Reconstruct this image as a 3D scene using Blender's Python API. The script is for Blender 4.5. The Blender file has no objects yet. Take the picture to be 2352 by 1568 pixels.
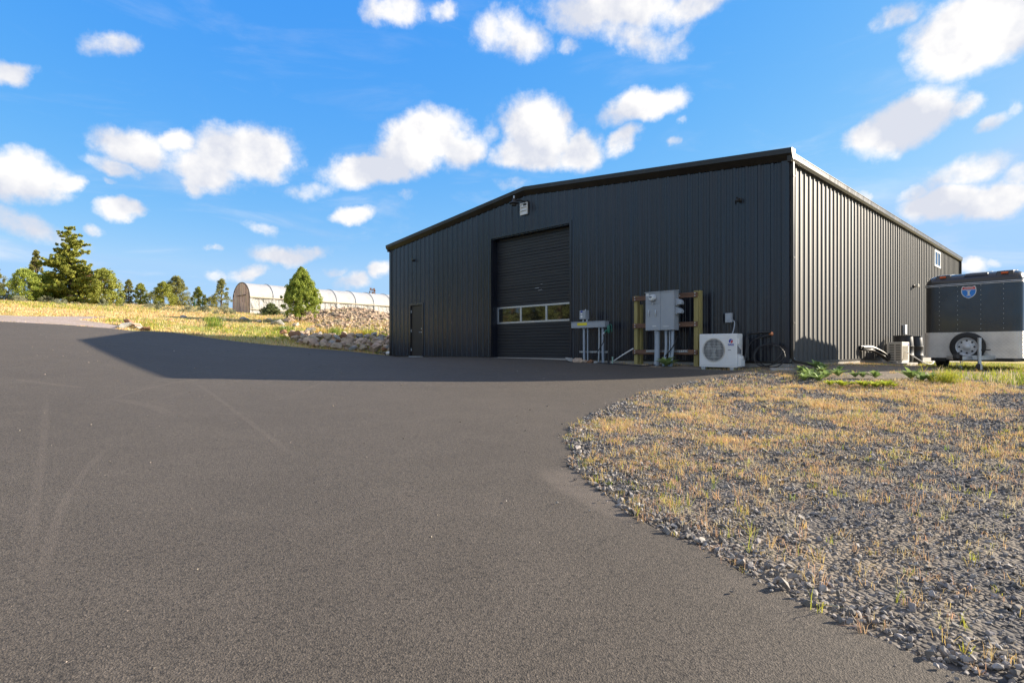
import bpy, bmesh, math, random
import numpy as np
from mathutils import Vector, Matrix, Quaternion
from mathutils.geometry import delaunay_2d_cdt

random.seed(7); rng = np.random.default_rng(7)
C = bpy.context.scene.collection
PI = math.pi
R = math.radians

# ------------------------------------------------------------------ camera constants
FPX, HX, HY = 1317.0, 1176.0, 800.0          # focal length, principal column, horizon row of a 2352 px wide picture
CAMZ = 0.33                                  # lens height above the slab (z = 0)
CX, CY = 6.354, 13.2                         # right front corner of the steel building
DX, DY = 0.6928, 0.7211
BROT = math.atan2(-DY, DX)                   # building frame: x right along the front, y into the building
W, LB = 16.94, 21.7
EAVE, RIDGE = 4.72, 5.56
SUNK = (2.455, 0.567)                          # shadow shift per metre of height (towards -x, -y)

def P(t, n, z=0.0):
    return (CX - DX*t - DY*n, CY + DY*t - DX*n, z)
def T(px, n):
    r = (px-HX)/FPX
    return ((CX-DY*n) - r*(CY-DX*n))/(DX+DY*r)
def ZF(py, t, n):
    return CAMZ + (HY-py)/FPX*(CY+DY*t-DX*n)
def S(px, m):
    r = (px-HX)/FPX
    return (r*(CY-DY*m) - CX - DX*m)/(DY-DX*r)
def PS(s, m, z=0.0):
    return (CX+DY*s+DX*m, CY+DX*s-DY*m, z)
def ZS(py, s, m):
    return CAMZ + (HY-py)/FPX*(CY+DX*s-DY*m)

# ------------------------------------------------------------------ terrain
CTRL = np.array([
 (0,0,-.90),(-5,2,-.68),(5,2,-.95),(0,-8,-1.05),(-10,-8,-.5),(10,-8,-1.1),
 (0,6,-.66),(-6,6,-.42),(6,6,-.62),(0,11.73,-.36),(-2.5,11.15,-.32),(-5.8,10.4,-.22),(4.5,12.77,-.27),(3.0,12.4,-.33),
 (6.35,13.2,-.10),(.48,19.3,-.03),(2.3,17.4,-.06),(-5.39,25.4,-.01),(-2.5,22.4,-.02),(5.0,13.8,-.13),
 (-12.3,16.35,.555),(-14.87,23.2,1.03),(-18,20,1.27),(-8.88,24.6,.33),(-7.13,25.0,.18),(-12.2,23.8,.69),(-14.2,23.35,.985),
 (-12.2,33,1.7),(-6,33,1.15),(-22,34,2.35),(-27,30,2.5),
 (-21,51,3.16),(-12.9,61.3,3.15),(-18,56,3.15),(-16,80,4.0),(-39,50,4.15),(-38,76,5.7),(-60,60,5.6),(-45,20,3.6),(-32,12,2.1),(-60,5,5.2),
 (10.6,12.9,-.19),(13,19.3,-.22),(12,10,-.30),(10,7,-.5),(20,14,-.3),(22,30,-.3),(40,40,-.8),(9,20,-.1),(16,27,-.2),
 (-12,110,4.6),(-60,130,6.5),(40,110,1),(-130,60,8),(-150,200,5),(150,200,-8),(150,0,-6),(-20,-60,-1),(60,-60,-4),(-100,-60,4),
 (0,600,0),(-600,500,0),(-700,0,10),(700,0,-20),(500,600,-15),(0,-700,-10),(-600,-600,0),(600,-600,-20)], float)
def _phi(d2):
    return 0.5*d2*np.log(np.maximum(d2, 1e-12))
_n = len(CTRL)
_xy = CTRL[:, :2]/100.0
_A = np.zeros((_n+3, _n+3))
_A[:_n, :_n] = _phi(((_xy[:, None]-_xy[None])**2).sum(-1)) + np.eye(_n)*2e-6
_A[:_n, _n] = 1; _A[:_n, _n+1:] = _xy; _A[_n, :_n] = 1; _A[_n+1:, :_n] = _xy.T
_w = np.linalg.solve(_A, np.concatenate([CTRL[:, 2], [0, 0, 0]]))
def gz(x, y):
    x = np.asarray(x, float); y = np.asarray(y, float)
    sh = np.broadcast(x, y).shape
    p = np.stack([np.broadcast_to(x, sh).ravel(), np.broadcast_to(y, sh).ravel()], -1)/100.0
    out = np.empty(len(p))
    for i in range(0, len(p), 20000):
        q = p[i:i+20000]
        d2 = ((q[:, None]-_xy[None])**2).sum(-1)
        out[i:i+20000] = _phi(d2)@_w[:_n] + _w[_n] + q@_w[_n+1:]
    z = out.reshape(sh)
    z = z + 0.95*np.exp(-(((x+10.2)/3.6)**2+((y-38)/4.0)**2))     # rubble heap
    return z
def g1(x, y): return float(gz(np.array([x]), np.array([y]))[0])
_ys = np.concatenate([np.arange(1.6, 30, .04), np.arange(30, 140, .15)])
def hit(px, py):
    r = (px-HX)/FPX; k = (HY-py)/FPX
    d = (CAMZ+k*_ys) - gz(r*_ys, _ys)
    i = np.argmax(d < 0)
    if d[i] >= 0: i = len(_ys)-1
    if i == 0: y = _ys[0]
    else: y = _ys[i-1] + (_ys[i]-_ys[i-1])*d[i-1]/(d[i-1]-d[i])
    return (r*y, y)
def at(px, Y): return ((px-HX)/FPX*Y, Y)

def vnoise(x, y, seed=0):
    xi = np.floor(x).astype(int); yi = np.floor(y).astype(int)
    fx = x-xi; fy = y-yi; fx = fx*fx*(3-2*fx); fy = fy*fy*(3-2*fy)
    def h(a, b):
        n = (a*374761393 + b*668265263 + seed*974711) & 0x7fffffff
        n = ((n ^ (n >> 13))*1274126177) & 0x7fffffff
        return ((n ^ (n >> 16)) & 0xffff)/65535.0
    return (h(xi, yi)*(1-fx)+h(xi+1, yi)*fx)*(1-fy)+(h(xi, yi+1)*(1-fx)+h(xi+1, yi+1)*fx)*fy
def fbm(x, y, seed=0):
    return (vnoise(x, y, seed)*.5+vnoise(x*2.1, y*2.1, seed+1)*.27+vnoise(x*4.3, y*4.3, seed+2)*.15+vnoise(x*9, y*9, seed+3)*.08)
def inpoly(x, y, poly):
    x = np.asarray(x); y = np.asarray(y); c = np.zeros(x.shape, bool); n = len(poly)
    for i in range(n):
        x1, y1 = poly[i]; x2, y2 = poly[(i+1) % n]
        if y1 == y2: continue
        m = ((y1 > y) != (y2 > y)) & (x < (x2-x1)*(y-y1)/(y2-y1)+x1)
        c ^= m
    return c
def smooth_poly(pts, it=2):
    for _ in range(it):
        out = [pts[0]]
        for a, b in zip(pts[:-1], pts[1:]):
            out.append((a[0]*.75+b[0]*.25, a[1]*.75+b[1]*.25)); out.append((a[0]*.25+b[0]*.75, a[1]*.25+b[1]*.75))
        out.append(pts[-1]); pts = out
    return pts
def polydist(x, y, line):
    d = np.full(np.shape(x), 1e9)
    for (ax, ay), (bx, by) in zip(line[:-1], line[1:]):
        l2 = (bx-ax)**2+(by-ay)**2+1e-9
        t = np.clip(((x-ax)*(bx-ax)+(y-ay)*(by-ay))/l2, 0, 1)
        d = np.minimum(d, np.hypot(x-ax-t*(bx-ax), y-ay-t*(by-ay)))
    return d

# ------------------------------------------------------------------ materials
class NT:
    def __init__(s, tree): s.t = tree; s.n = tree.nodes; s.l = tree.links
    def new(s, typ, **kw):
        n = s.n.new(typ)
        for k, v in kw.items():
            if k.startswith('i_'): n.inputs[k[2:].replace('_', ' ')].default_value = v
            else: setattr(n, k, v)
        return n
    def math(s, op, a, b=None, clamp=False):
        n = s.n.new('ShaderNodeMath'); n.operation = op; n.use_clamp = clamp
        for i, v in enumerate((a, b)):
            if v is None: continue
            if isinstance(v, (int, float)): n.inputs[i].default_value = v
            else: s.l.new(v, n.inputs[i])
        return n.outputs[0]
    def vmath(s, op, a, b=None):
        n = s.n.new('ShaderNodeVectorMath'); n.operation = op
        for i, v in enumerate((a, b)):
            if v is None: continue
            if isinstance(v, tuple): n.inputs[i].default_value = v
            else: s.l.new(v, n.inputs[i])
        return n.outputs[1] if op in ('LENGTH', 'DOT_PRODUCT', 'DISTANCE') else n.outputs[0]
    def noise(s, vec, scale, detail=4, rough=.55, dist=0):
        n = s.n.new('ShaderNodeTexNoise'); n.inputs['Scale'].default_value = scale
        n.inputs['Detail'].default_value = detail; n.inputs['Roughness'].default_value = rough
        n.inputs['Distortion'].default_value = dist
        if vec is not None: s.l.new(vec, n.inputs['Vector'])
        return n.outputs['Fac']
    def mrange(s, v, a, b, c=0., d=1., smooth=False):
        n = s.n.new('ShaderNodeMapRange'); n.clamp = True
        if smooth: n.interpolation_type = 'SMOOTHSTEP'
        s.l.new(v, n.inputs[0])
        for i, x in enumerate((a, b, c, d)): n.inputs[i+1].default_value = x
        return n.outputs[0]
    def mix(s, f, a, b, blend='MIX'):
        n = s.n.new('ShaderNodeMix'); n.data_type = 'RGBA'; n.blend_type = blend
        for i, v in ((0, f), (6, a), (7, b)):
            if isinstance(v, (int, float)): n.inputs[i].default_value = v
            elif isinstance(v, tuple): n.inputs[i].default_value = (*v[:3], 1)
            else: s.l.new(v, n.inputs[i])
        return n.outputs[2]
    def bump(s, h, strength, dist=.01, normal=None):
        n = s.n.new('ShaderNodeBump'); n.inputs['Strength'].default_value = strength; n.inputs['Distance'].default_value = dist
        s.l.new(h, n.inputs['Height'])
        if normal is not None: s.l.new(normal, n.inputs['Normal'])
        return n.outputs[0]

def newmat(name):
    m = bpy.data.materials.new(name); m.use_nodes = True
    nt = NT(m.node_tree); b = m.node_tree.nodes['Principled BSDF']
    return m, nt, b

def M(name, c1, c2=None, scale=6., rough=.6, metal=0., bump=0., bscale=60., island=0., ior=1.5, trans=0., rvar=.0, coat=0., stretch=None, bdist=.01):
    m, nt, b = newmat(name)
    tc = nt.new('ShaderNodeTexCoord'); vec = tc.outputs['Object']
    if stretch:
        vec = nt.vmath('MULTIPLY', vec, stretch)
    if c2 is None: c2 = tuple(x*.82 for x in c1)
    f = nt.noise(vec, scale, 5, .6)
    f = nt.mrange(f, .3, .7)
    col = nt.mix(f, c1, c2)
    if island:
        g = nt.new('ShaderNodeNewGeometry')
        v = nt.mrange(g.outputs['Random Per Island'], 0, 1, 1-island, 1+island)
        hs = nt.new('ShaderNodeHueSaturation'); nt.l.new(v, hs.inputs['Value']); nt.l.new(col, hs.inputs['Color'])
        r2 = nt.math('FRACT', nt.math('MULTIPLY', g.outputs['Random Per Island'], 17.3))
        nt.l.new(nt.mrange(r2, 0, 1, .482, .518), hs.inputs['Hue'])
        col = hs.outputs[0]
    nt.l.new(col, b.inputs['Base Color'])
    b.inputs['Roughness'].default_value = rough; b.inputs['Metallic'].default_value = metal; b.inputs['IOR'].default_value = ior
    if coat: b.inputs['Coat Weight'].default_value = coat; b.inputs['Coat Roughness'].default_value = .08
    if rvar:
        rn = nt.noise(vec, scale*1.7, 4)
        nt.l.new(nt.mrange(rn, .3, .7, max(rough-rvar, .02), min(rough+rvar, 1)), b.inputs['Roughness'])
    if bump:
        h = nt.noise(vec, bscale, 5, .65)
        nt.l.new(nt.bump(h, bump, bdist), b.inputs['Normal'])
    if trans:
        tr = nt.new('ShaderNodeBsdfTranslucent'); nt.l.new(col, tr.inputs['Color'])
        ms = nt.new('ShaderNodeMixShader'); ms.inputs[0].default_value = trans
        out = nt.n['Material Output']
        nt.l.new(b.outputs[0], ms.inputs[1]); nt.l.new(tr.outputs[0], ms.inputs[2]); nt.l.new(ms.outputs[0], out.inputs[0])
    return m

def steel_paint(name, c, rough, ior=1.55, can=.35):
    """factory painted steel sheet: faint run streaks, dust film, slight oil canning"""
    m, nt, b = newmat(name)
    tc = nt.new('ShaderNodeTexCoord'); vec = tc.outputs['Object']
    st = nt.noise(nt.vmath('MULTIPLY', vec, (9, 9, .35)), 1.0, 5, .6)
    cl = nt.noise(vec, .7, 4, .6)
    f = nt.math('MULTIPLY', nt.mrange(st, .45, .75), nt.mrange(cl, .3, .75))
    c2 = tuple(min(1, x*1.7+.003) for x in c)
    sx = nt.new('ShaderNodeSeparateXYZ'); nt.l.new(vec, sx.inputs[0]); wn = nt.new('ShaderNodeTexWhiteNoise'); wn.noise_dimensions = '1D'
    nt.l.new(nt.math('FLOOR', nt.math('DIVIDE', nt.math('ADD', sx.outputs[0], nt.math('MULTIPLY', sx.outputs[1], .5)), .915)), wn.inputs['W'])   # sheets differ a little
    hv = nt.new('ShaderNodeHueSaturation'); nt.l.new(nt.mrange(wn.outputs['Value'], 0, 1, .74, 1.26), hv.inputs['Value']); nt.l.new(nt.mix(f, c, c2), hv.inputs['Color'])
    nt.l.new(hv.outputs[0], b.inputs['Base Color'])
    nt.l.new(nt.mrange(st, .3, .7, rough-.06, rough+.07), b.inputs['Roughness'])
    b.inputs['IOR'].default_value = ior
    w = nt.noise(nt.vmath('MULTIPLY', vec, (2.2, 2.2, .8)), 1.3, 3)
    nt.l.new(nt.bump(w, can, .012), b.inputs['Normal'])
    return m

MAT = {}
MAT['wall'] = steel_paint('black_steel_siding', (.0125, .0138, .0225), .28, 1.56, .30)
MAT['side'] = steel_paint('sunlit_steel_siding', (.020, .019, .0175), .63, 2.0, .0)  # same siding as the front, warmer tone and stronger gloss for sun glare
MAT['trim'] = steel_paint('warm_brown_trim', (.022, .017, .012), .42, 1.45)
MAT['rake'] = steel_paint('rake_trim_steel', (.022, .025, .032), .38, 1.5)
MAT['roofm'] = steel_paint('roof_steel', (.03, .03, .032), .45)
MAT['gut'] = steel_paint('gutter_steel', (.030, .026, .021), .36, 1.42)
MAT['door'] = M('dark_door_paint', (.022, .018, .016), (.028, .023, .02), 3, .5, bump=.05)
MAT['gdoor'] = M('black_sectional_door_paint', (.014, .0145, .019), (.022, .023, .028), 1.2, .48, rvar=.06, stretch=(1, 1, 5))
MAT['alu'] = M('aluminium', (.62, .63, .65), (.5, .51, .54), 9, .38, .7, bump=.03)
MAT['glass'] = M('reflective_glass', (.010, .010, .009), (.013, .012, .010), 3, .03, 0, ior=2.0)
MAT['conc'] = M('concrete', (.42, .40, .37), (.30, .28, .25), 5, .9, bump=.4, bscale=70)
MAT['galv'] = M('galvanised_steel', (.55, .57, .6), (.42, .44, .47), 14, .45, .8)
MAT['boxgrey'] = M('grey_enamel', (.36, .39, .43), (.31, .34, .375), 2.5, .42, bump=.03, rvar=.06)
MAT['pvc'] = M('grey_conduit', (.36, .41, .47), (.30, .345, .40), 6, .5)
MAT['white'] = M('white_enamel', (.78, .79, .78), (.70, .71, .70), 2.5, .42, rvar=.08)
MAT['cream'] = M('weathered_white_enamel', (.66, .62, .54), (.56, .52, .44), 3, .5)
MAT['black'] = M('black_plastic', (.012, .012, .014), (.02, .02, .022), 6, .45)
MAT['rubber'] = M('rubber', (.018, .018, .019), (.03, .029, .028), 9, .75, bump=.2, bscale=90)
MAT['postwood'] = M('treated_post', (.40, .34, .13), (.27, .22, .085), 1.6, .85, bump=.35, bscale=14, stretch=(6, 6, .5))
MAT['board'] = M('weathered_board', (.22, .12, .075), (.07, .04, .028), 1.6, .85, bump=.5, bscale=12, stretch=(.7, 5, 7))
MAT['bolt'] = M('bolt_zinc', (.75, .75, .74), None, 10, .35, .8)
MAT['yellow'] = M('yellow_label', (.80, .68, .02), (.75, .6, .03), 8, .6)
MAT['blue'] = M('blue_print', (.03, .06, .40), None, 8, .5)
MAT['red'] = M('red_print', (.60, .03, .05), None, 8, .5)
MAT['lbl'] = M('white_label', (.78, .78, .78), None, 8, .6)
MAT['dkprint'] = M('dark_print', (.06, .06, .08), None, 8, .6)
MAT['green'] = M('green_cast_iron', (.02, .16, .10), (.015, .10, .07), 8, .5)
MAT['copper'] = M('copper_tube', (.75, .30, .15), None, 8, .35, .9)
MAT['trail'] = M('trailer_black_paint', (.009, .010, .013), (.020, .020, .023), 1.4, .22, rvar=.10, ior=1.55, coat=.3)
MAT['shieldblue'] = M('shield_blue', (.02, .22, .72), None, 8, .4)
MAT['amber'] = M('amber_lens', (.62, .10, .01), None, 8, .25)
MAT['dark'] = M('dark_metal', (.02, .02, .021), (.035, .03, .028), 9, .55, .3)
MAT['fin'] = M('coil_fins', (.13, .135, .135), None, 40, .5, .5)
MAT['film'] = M('greenhouse_film', (.66, .665, .68), (.56, .565, .58), .9, .45, bump=.6, bscale=2.2, trans=.35, stretch=(1, .6, 1.4), bdist=.12)
MAT['filmside'] = M('loose_side_film', (.66, .66, .66), (.50, .50, .50), .9, .45, bump=1., bscale=1.6, trans=.3, stretch=(1, 1.4, .7), bdist=.35)
MAT['plank'] = M('pink_grey_planks', (.74, .55, .46), (.55, .39, .32), 1.6, .85, bump=.3, bscale=8, island=.22, stretch=(5, 5, .5))
MAT['lath'] = M('pale_lath', (.52, .45, .33), None, 5, .8)
MAT['bark'] = M('bark', (.12, .085, .06), (.06, .042, .03), 9, .9, bump=.5, bscale=22)
MAT['deadwood'] = M('dead_wood', (.34, .27, .22), (.22, .15, .12), 9, .9)
MAT['leafgreen'] = M('juniper_needles', (.40, .45, .08), (.26, .33, .055), 2.2, .7, island=.35, trans=.25)
MAT['leafolive'] = M('olive_needles', (.37, .385, .06), (.23, .25, .045), 2.0, .7, island=.35, trans=.22)
MAT['leafdark'] = M('dull_needles', (.31, .30, .085), (.20, .205, .06), 2.0, .75, island=.35, trans=.2)
MAT['leafrust'] = M('rusty_needles', (.34, .17, .07), (.22, .12, .055), 2.0, .8, island=.3, trans=.2)
MAT['leafspruce'] = M('spruce_needles', (.19, .215, .075), (.11, .14, .05), 2.0, .75, island=.35, trans=.2)
MAT['mull'] = M('mullein_leaf', (.33, .43, .15), (.22, .33, .10), 9, .75, trans=.3, bump=.3, bscale=40)
MAT['mullb'] = M('yellow_green_leaf', (.55, .58, .08), (.42, .50, .06), 9, .7, trans=.35, bump=.3, bscale=40)
MAT['straw'] = M('straw', (.80, .58, .22), (.66, .45, .15), 1.5, .8, island=.22, trans=.3)
MAT['pinkstraw'] = M('pink_straw', (.74, .49, .29), (.60, .37, .21), 1.5, .8, island=.22, trans=.3)
MAT['palestraw'] = M('pale_straw', (.76, .65, .40), (.64, .54, .31), 1.5, .8, island=.2, trans=.3)
MAT['ygreen'] = M('yellow_green_blade', (.50, .49, .06), (.38, .40, .045), 1.5, .75, island=.25, trans=.35)
MAT['ggreen'] = M('green_blade', (.27, .34, .05), (.19, .27, .035), 1.5, .75, island=.25, trans=.35)
MAT['sage'] = M('sage_blade', (.33, .34, .22), (.24, .25, .15), 1.5, .8, island=.2, trans=.25)
MAT['stone'] = M('crushed_basalt', (.30, .275, .255), (.15, .137, .128), 30, .85, bump=.35, bscale=160, island=.6, bdist=.004)
MAT['boulder'] = M('pale_boulder', (.64, .50, .36), (.38, .29, .215), 1.8, .9, bump=.6, bscale=9, island=.25, bdist=.05)
MAT['bouldgrey'] = M('grey_boulder', (.46, .455, .43), (.26, .255, .245), 2.2, .9, bump=.6, bscale=9, bdist=.05)
MAT['bouldrust'] = M('rusty_boulder', (.40, .20, .10), (.24, .14, .09), 2.2, .9, bump=.6, bscale=9, bdist=.05)
MAT['rubble'] = M('rubble_stone', (.50, .38, .27), (.29, .22, .16), 2.5, .9, bump=.5, bscale=14, island=.35, bdist=.03)

def asphalt_mat(marks):
    m, nt, b = newmat('worn_asphalt')
    tc = nt.new('ShaderNodeTexCoord'); vec = tc.outputs['Object']
    big = nt.noise(vec, .22, 5, .6); mid = nt.noise(vec, 2.2, 5, .65)
    fine = nt.noise(vec, 210, 3, .75); agg = nt.new('ShaderNodeTexVoronoi'); agg.inputs['Scale'].default_value = 150; nt.l.new(vec, agg.inputs['Vector'])
    base = nt.mix(nt.mrange(big, .3, .7), (.074, .061, .048), (.093, .077, .0605))
    base = nt.mix(nt.math('MULTIPLY', nt.mrange(mid, .45, .75), .45), base, (.113, .094, .076))
    rnd = nt.new('ShaderNodeSeparateColor'); nt.l.new(agg.outputs['Color'], rnd.inputs[0])
    dust = nt.math('MULTIPLY', nt.mrange(nt.noise(vec, .75, 6, .68, .4), .50, .74), .38); base = nt.mix(dust, base, (.105, .088, .071))
    spk = nt.mrange(rnd.outputs[0], .0, 1., .66, 1.34)
    dk = nt.mrange(fine, .36, .54, .38, 1.10)
    f = nt.math('MULTIPLY', spk, dk)
    pit = nt.noise(vec, 58, 3, .7); f = nt.math('MULTIPLY', f, nt.mrange(pit, .33, .50, .32, 1.10))
    rare = nt.mrange(rnd.outputs[1], .975, .985)
    cc = nt.new('ShaderNodeCombineColor')
    for i in range(3): nt.l.new(f, cc.inputs[i])
    base = nt.mix(1., base, cc.outputs[0], 'MULTIPLY')
    base = nt.mix(nt.math('MULTIPLY', rare, .35), base, (.26, .22, .18))
    wob = nt.noise(vec, .9, 3); flat = nt.vmath('MULTIPLY', vec, (1, 1, 0))
    tot = None
    for (cx, cy, rad, hw, mx, my, ext, amt) in marks:
        d = nt.vmath('LENGTH', nt.vmath('SUBTRACT', flat, (cx, cy, 0)))
        d = nt.math('ABSOLUTE', nt.math('SUBTRACT', d, rad))
        d = nt.math('ADD', d, nt.math('MULTIPLY', nt.math('SUBTRACT', mid, .5), hw*1.1))
        a = nt.mrange(d, hw*.45, hw, 1, 0, True)
        e = nt.vmath('LENGTH', nt.vmath('SUBTRACT', flat, (mx, my, 0)))
        a = nt.math('MULTIPLY', a, nt.mrange(e, ext*.55, ext, amt, 0, True))
        tot = a if tot is None else nt.math('MAXIMUM', tot, a)
    if tot is not None:
        tot = nt.math('MULTIPLY', tot, nt.mrange(nt.noise(vec, 6, 4, .7), .25, .65, .35, 1))
        base = nt.mix(tot, base, (.165, .135, .11))
    nt.l.new(base, b.inputs['Base Color']); b.inputs['Roughness'].default_value = .82
    h = nt.math('ADD', nt.math('MULTIPLY', fine, .6), nt.math('MULTIPLY', agg.outputs['Distance'], 1.1))
    n1 = nt.bump(h, .7, .0032)
    nt.l.new(nt.bump(mid, .15, .02, n1), b.inputs['Normal'])
    return m

def ground_mat():
    m, nt, b = newmat('dry_grassland')
    tc = nt.new('ShaderNodeTexCoord'); vec = tc.outputs['Object']
    a = nt.noise(vec, .09, 5, .6); c = nt.noise(vec, .5, 5, .65); d = nt.noise(vec, 9, 5, .7)
    col = nt.mix(nt.mrange(c, .35, .65), (.56, .41, .14), (.46, .37, .11))
    col = nt.mix(nt.mrange(a, .48, .62), col, (.34, .35, .07))
    col = nt.mix(nt.math('MULTIPLY', nt.mrange(d, .5, .7), .6), col, (.24, .17, .10))
    # bare earth round the building
    sep = nt.new('ShaderNodeSeparateXYZ'); nt.l.new(vec, sep.inputs[0])
    dist = nt.vmath('LENGTH', nt.vmath('MULTIPLY', nt.vmath('SUBTRACT', vec, (11.5, 17., 0)), (1/13., 1/12., 0)))
    dist = nt.math('ADD', dist, nt.math('MULTIPLY', nt.math('SUBTRACT', c, .5), .7))
    earth = nt.mix(nt.mrange(d, .35, .65), (.17, .135, .10), (.27, .225, .175))
    col = nt.mix(nt.mrange(dist, .75, 1.0, 1, 0), col, earth)
    nt.l.new(col, b.inputs['Base Color']); b.inputs['Roughness'].default_value = .95
    nt.l.new(nt.bump(nt.math('ADD', d, nt.noise(vec, 45, 4, .7)), .8, .05), b.inputs['Normal'])
    return m

def gravelbed_mat(name, c1, c2, sc=38):
    m, nt, b = newmat(name)
    tc = nt.new('ShaderNodeTexCoord'); vec = tc.outputs['Object']
    v = nt.new('ShaderNodeTexVoronoi'); v.inputs['Scale'].default_value = sc; nt.l.new(vec, v.inputs['Vector'])
    sp = nt.new('ShaderNodeSeparateColor'); nt.l.new(v.outputs['Color'], sp.inputs[0])
    col = nt.mix(sp.outputs[0], c1, c2)
    col = nt.mix(nt.math('MULTIPLY', nt.mrange(nt.noise(vec, .8, 5, .7), .45, .65), .6), col, (.30, .24, .17))
    nt.l.new(col, b.inputs['Base Color']); b.inputs['Roughness'].default_value = .9
    h = nt.math('SUBTRACT', nt.math('MULTIPLY', sp.outputs[1], .6), v.outputs['Distance'])
    nt.l.new(nt.bump(h, 1., .02), b.inputs['Normal'])
    return m

def tread_mat():
    m, nt, b = newmat('diamond_plate')
    tc = nt.new('ShaderNodeTexCoord'); vec = tc.outputs['Object']
    h = None
    for ang in (45, -45):
        mp = nt.new('ShaderNodeMapping'); mp.inputs['Rotation'].default_value = (0, R(ang), 0)
        mp.inputs['Scale'].default_value = (1, 0, 1); nt.l.new(vec, mp.inputs[0])
        w = nt.new('ShaderNodeTexVoronoi'); w.inputs['Scale'].default_value = 1; w.inputs['Randomness'].default_value = 0
        nt.l.new(nt.vmath('MULTIPLY', mp.outputs[0], (17, 1, 33)), w.inputs['Vector'])
        q = nt.mrange(w.outputs['Distance'], .2, .42, 1, 0)
        h = q if h is None else nt.math('MAXIMUM', h, q)
    n = nt.noise(vec, 4, 4)
    col = nt.mix(nt.mrange(n, .3, .7), (.78, .73, .66), (.58, .53, .48))
    nt.l.new(nt.mix(nt.math('MULTIPLY', h, .35), col, (.75, .74, .72)), b.inputs['Base Color'])
    b.inputs['Metallic'].default_value = .45; b.inputs['Roughness'].default_value = .42
    nt.l.new(nt.bump(h, .8, .006), b.inputs['Normal'])
    return m
MAT['tread'] = tread_mat()
MAT['rim'] = M('silver_wheel_paint', (.62, .63, .65), (.5, .51, .53), 9, .35, .15)
MAT['brighttrim'] = M('bright_trim', (.75, .75, .75), None, 9, .35, .3)
MAT['ground'] = ground_mat()
MAT['gbed'] = gravelbed_mat('gap_shade_gravel_bed', (.03, .03, .034), (.095, .09, .09))  # bed colour darkened to deepen the shade between the stones
MAT['path'] = gravelbed_mat('pink_gravel', (.30, .235, .21), (.43, .36, .33), 16)
MAT['rbed'] = gravelbed_mat('rubble_earth', (.26, .19, .13), (.36, .27, .19), 7)

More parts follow.
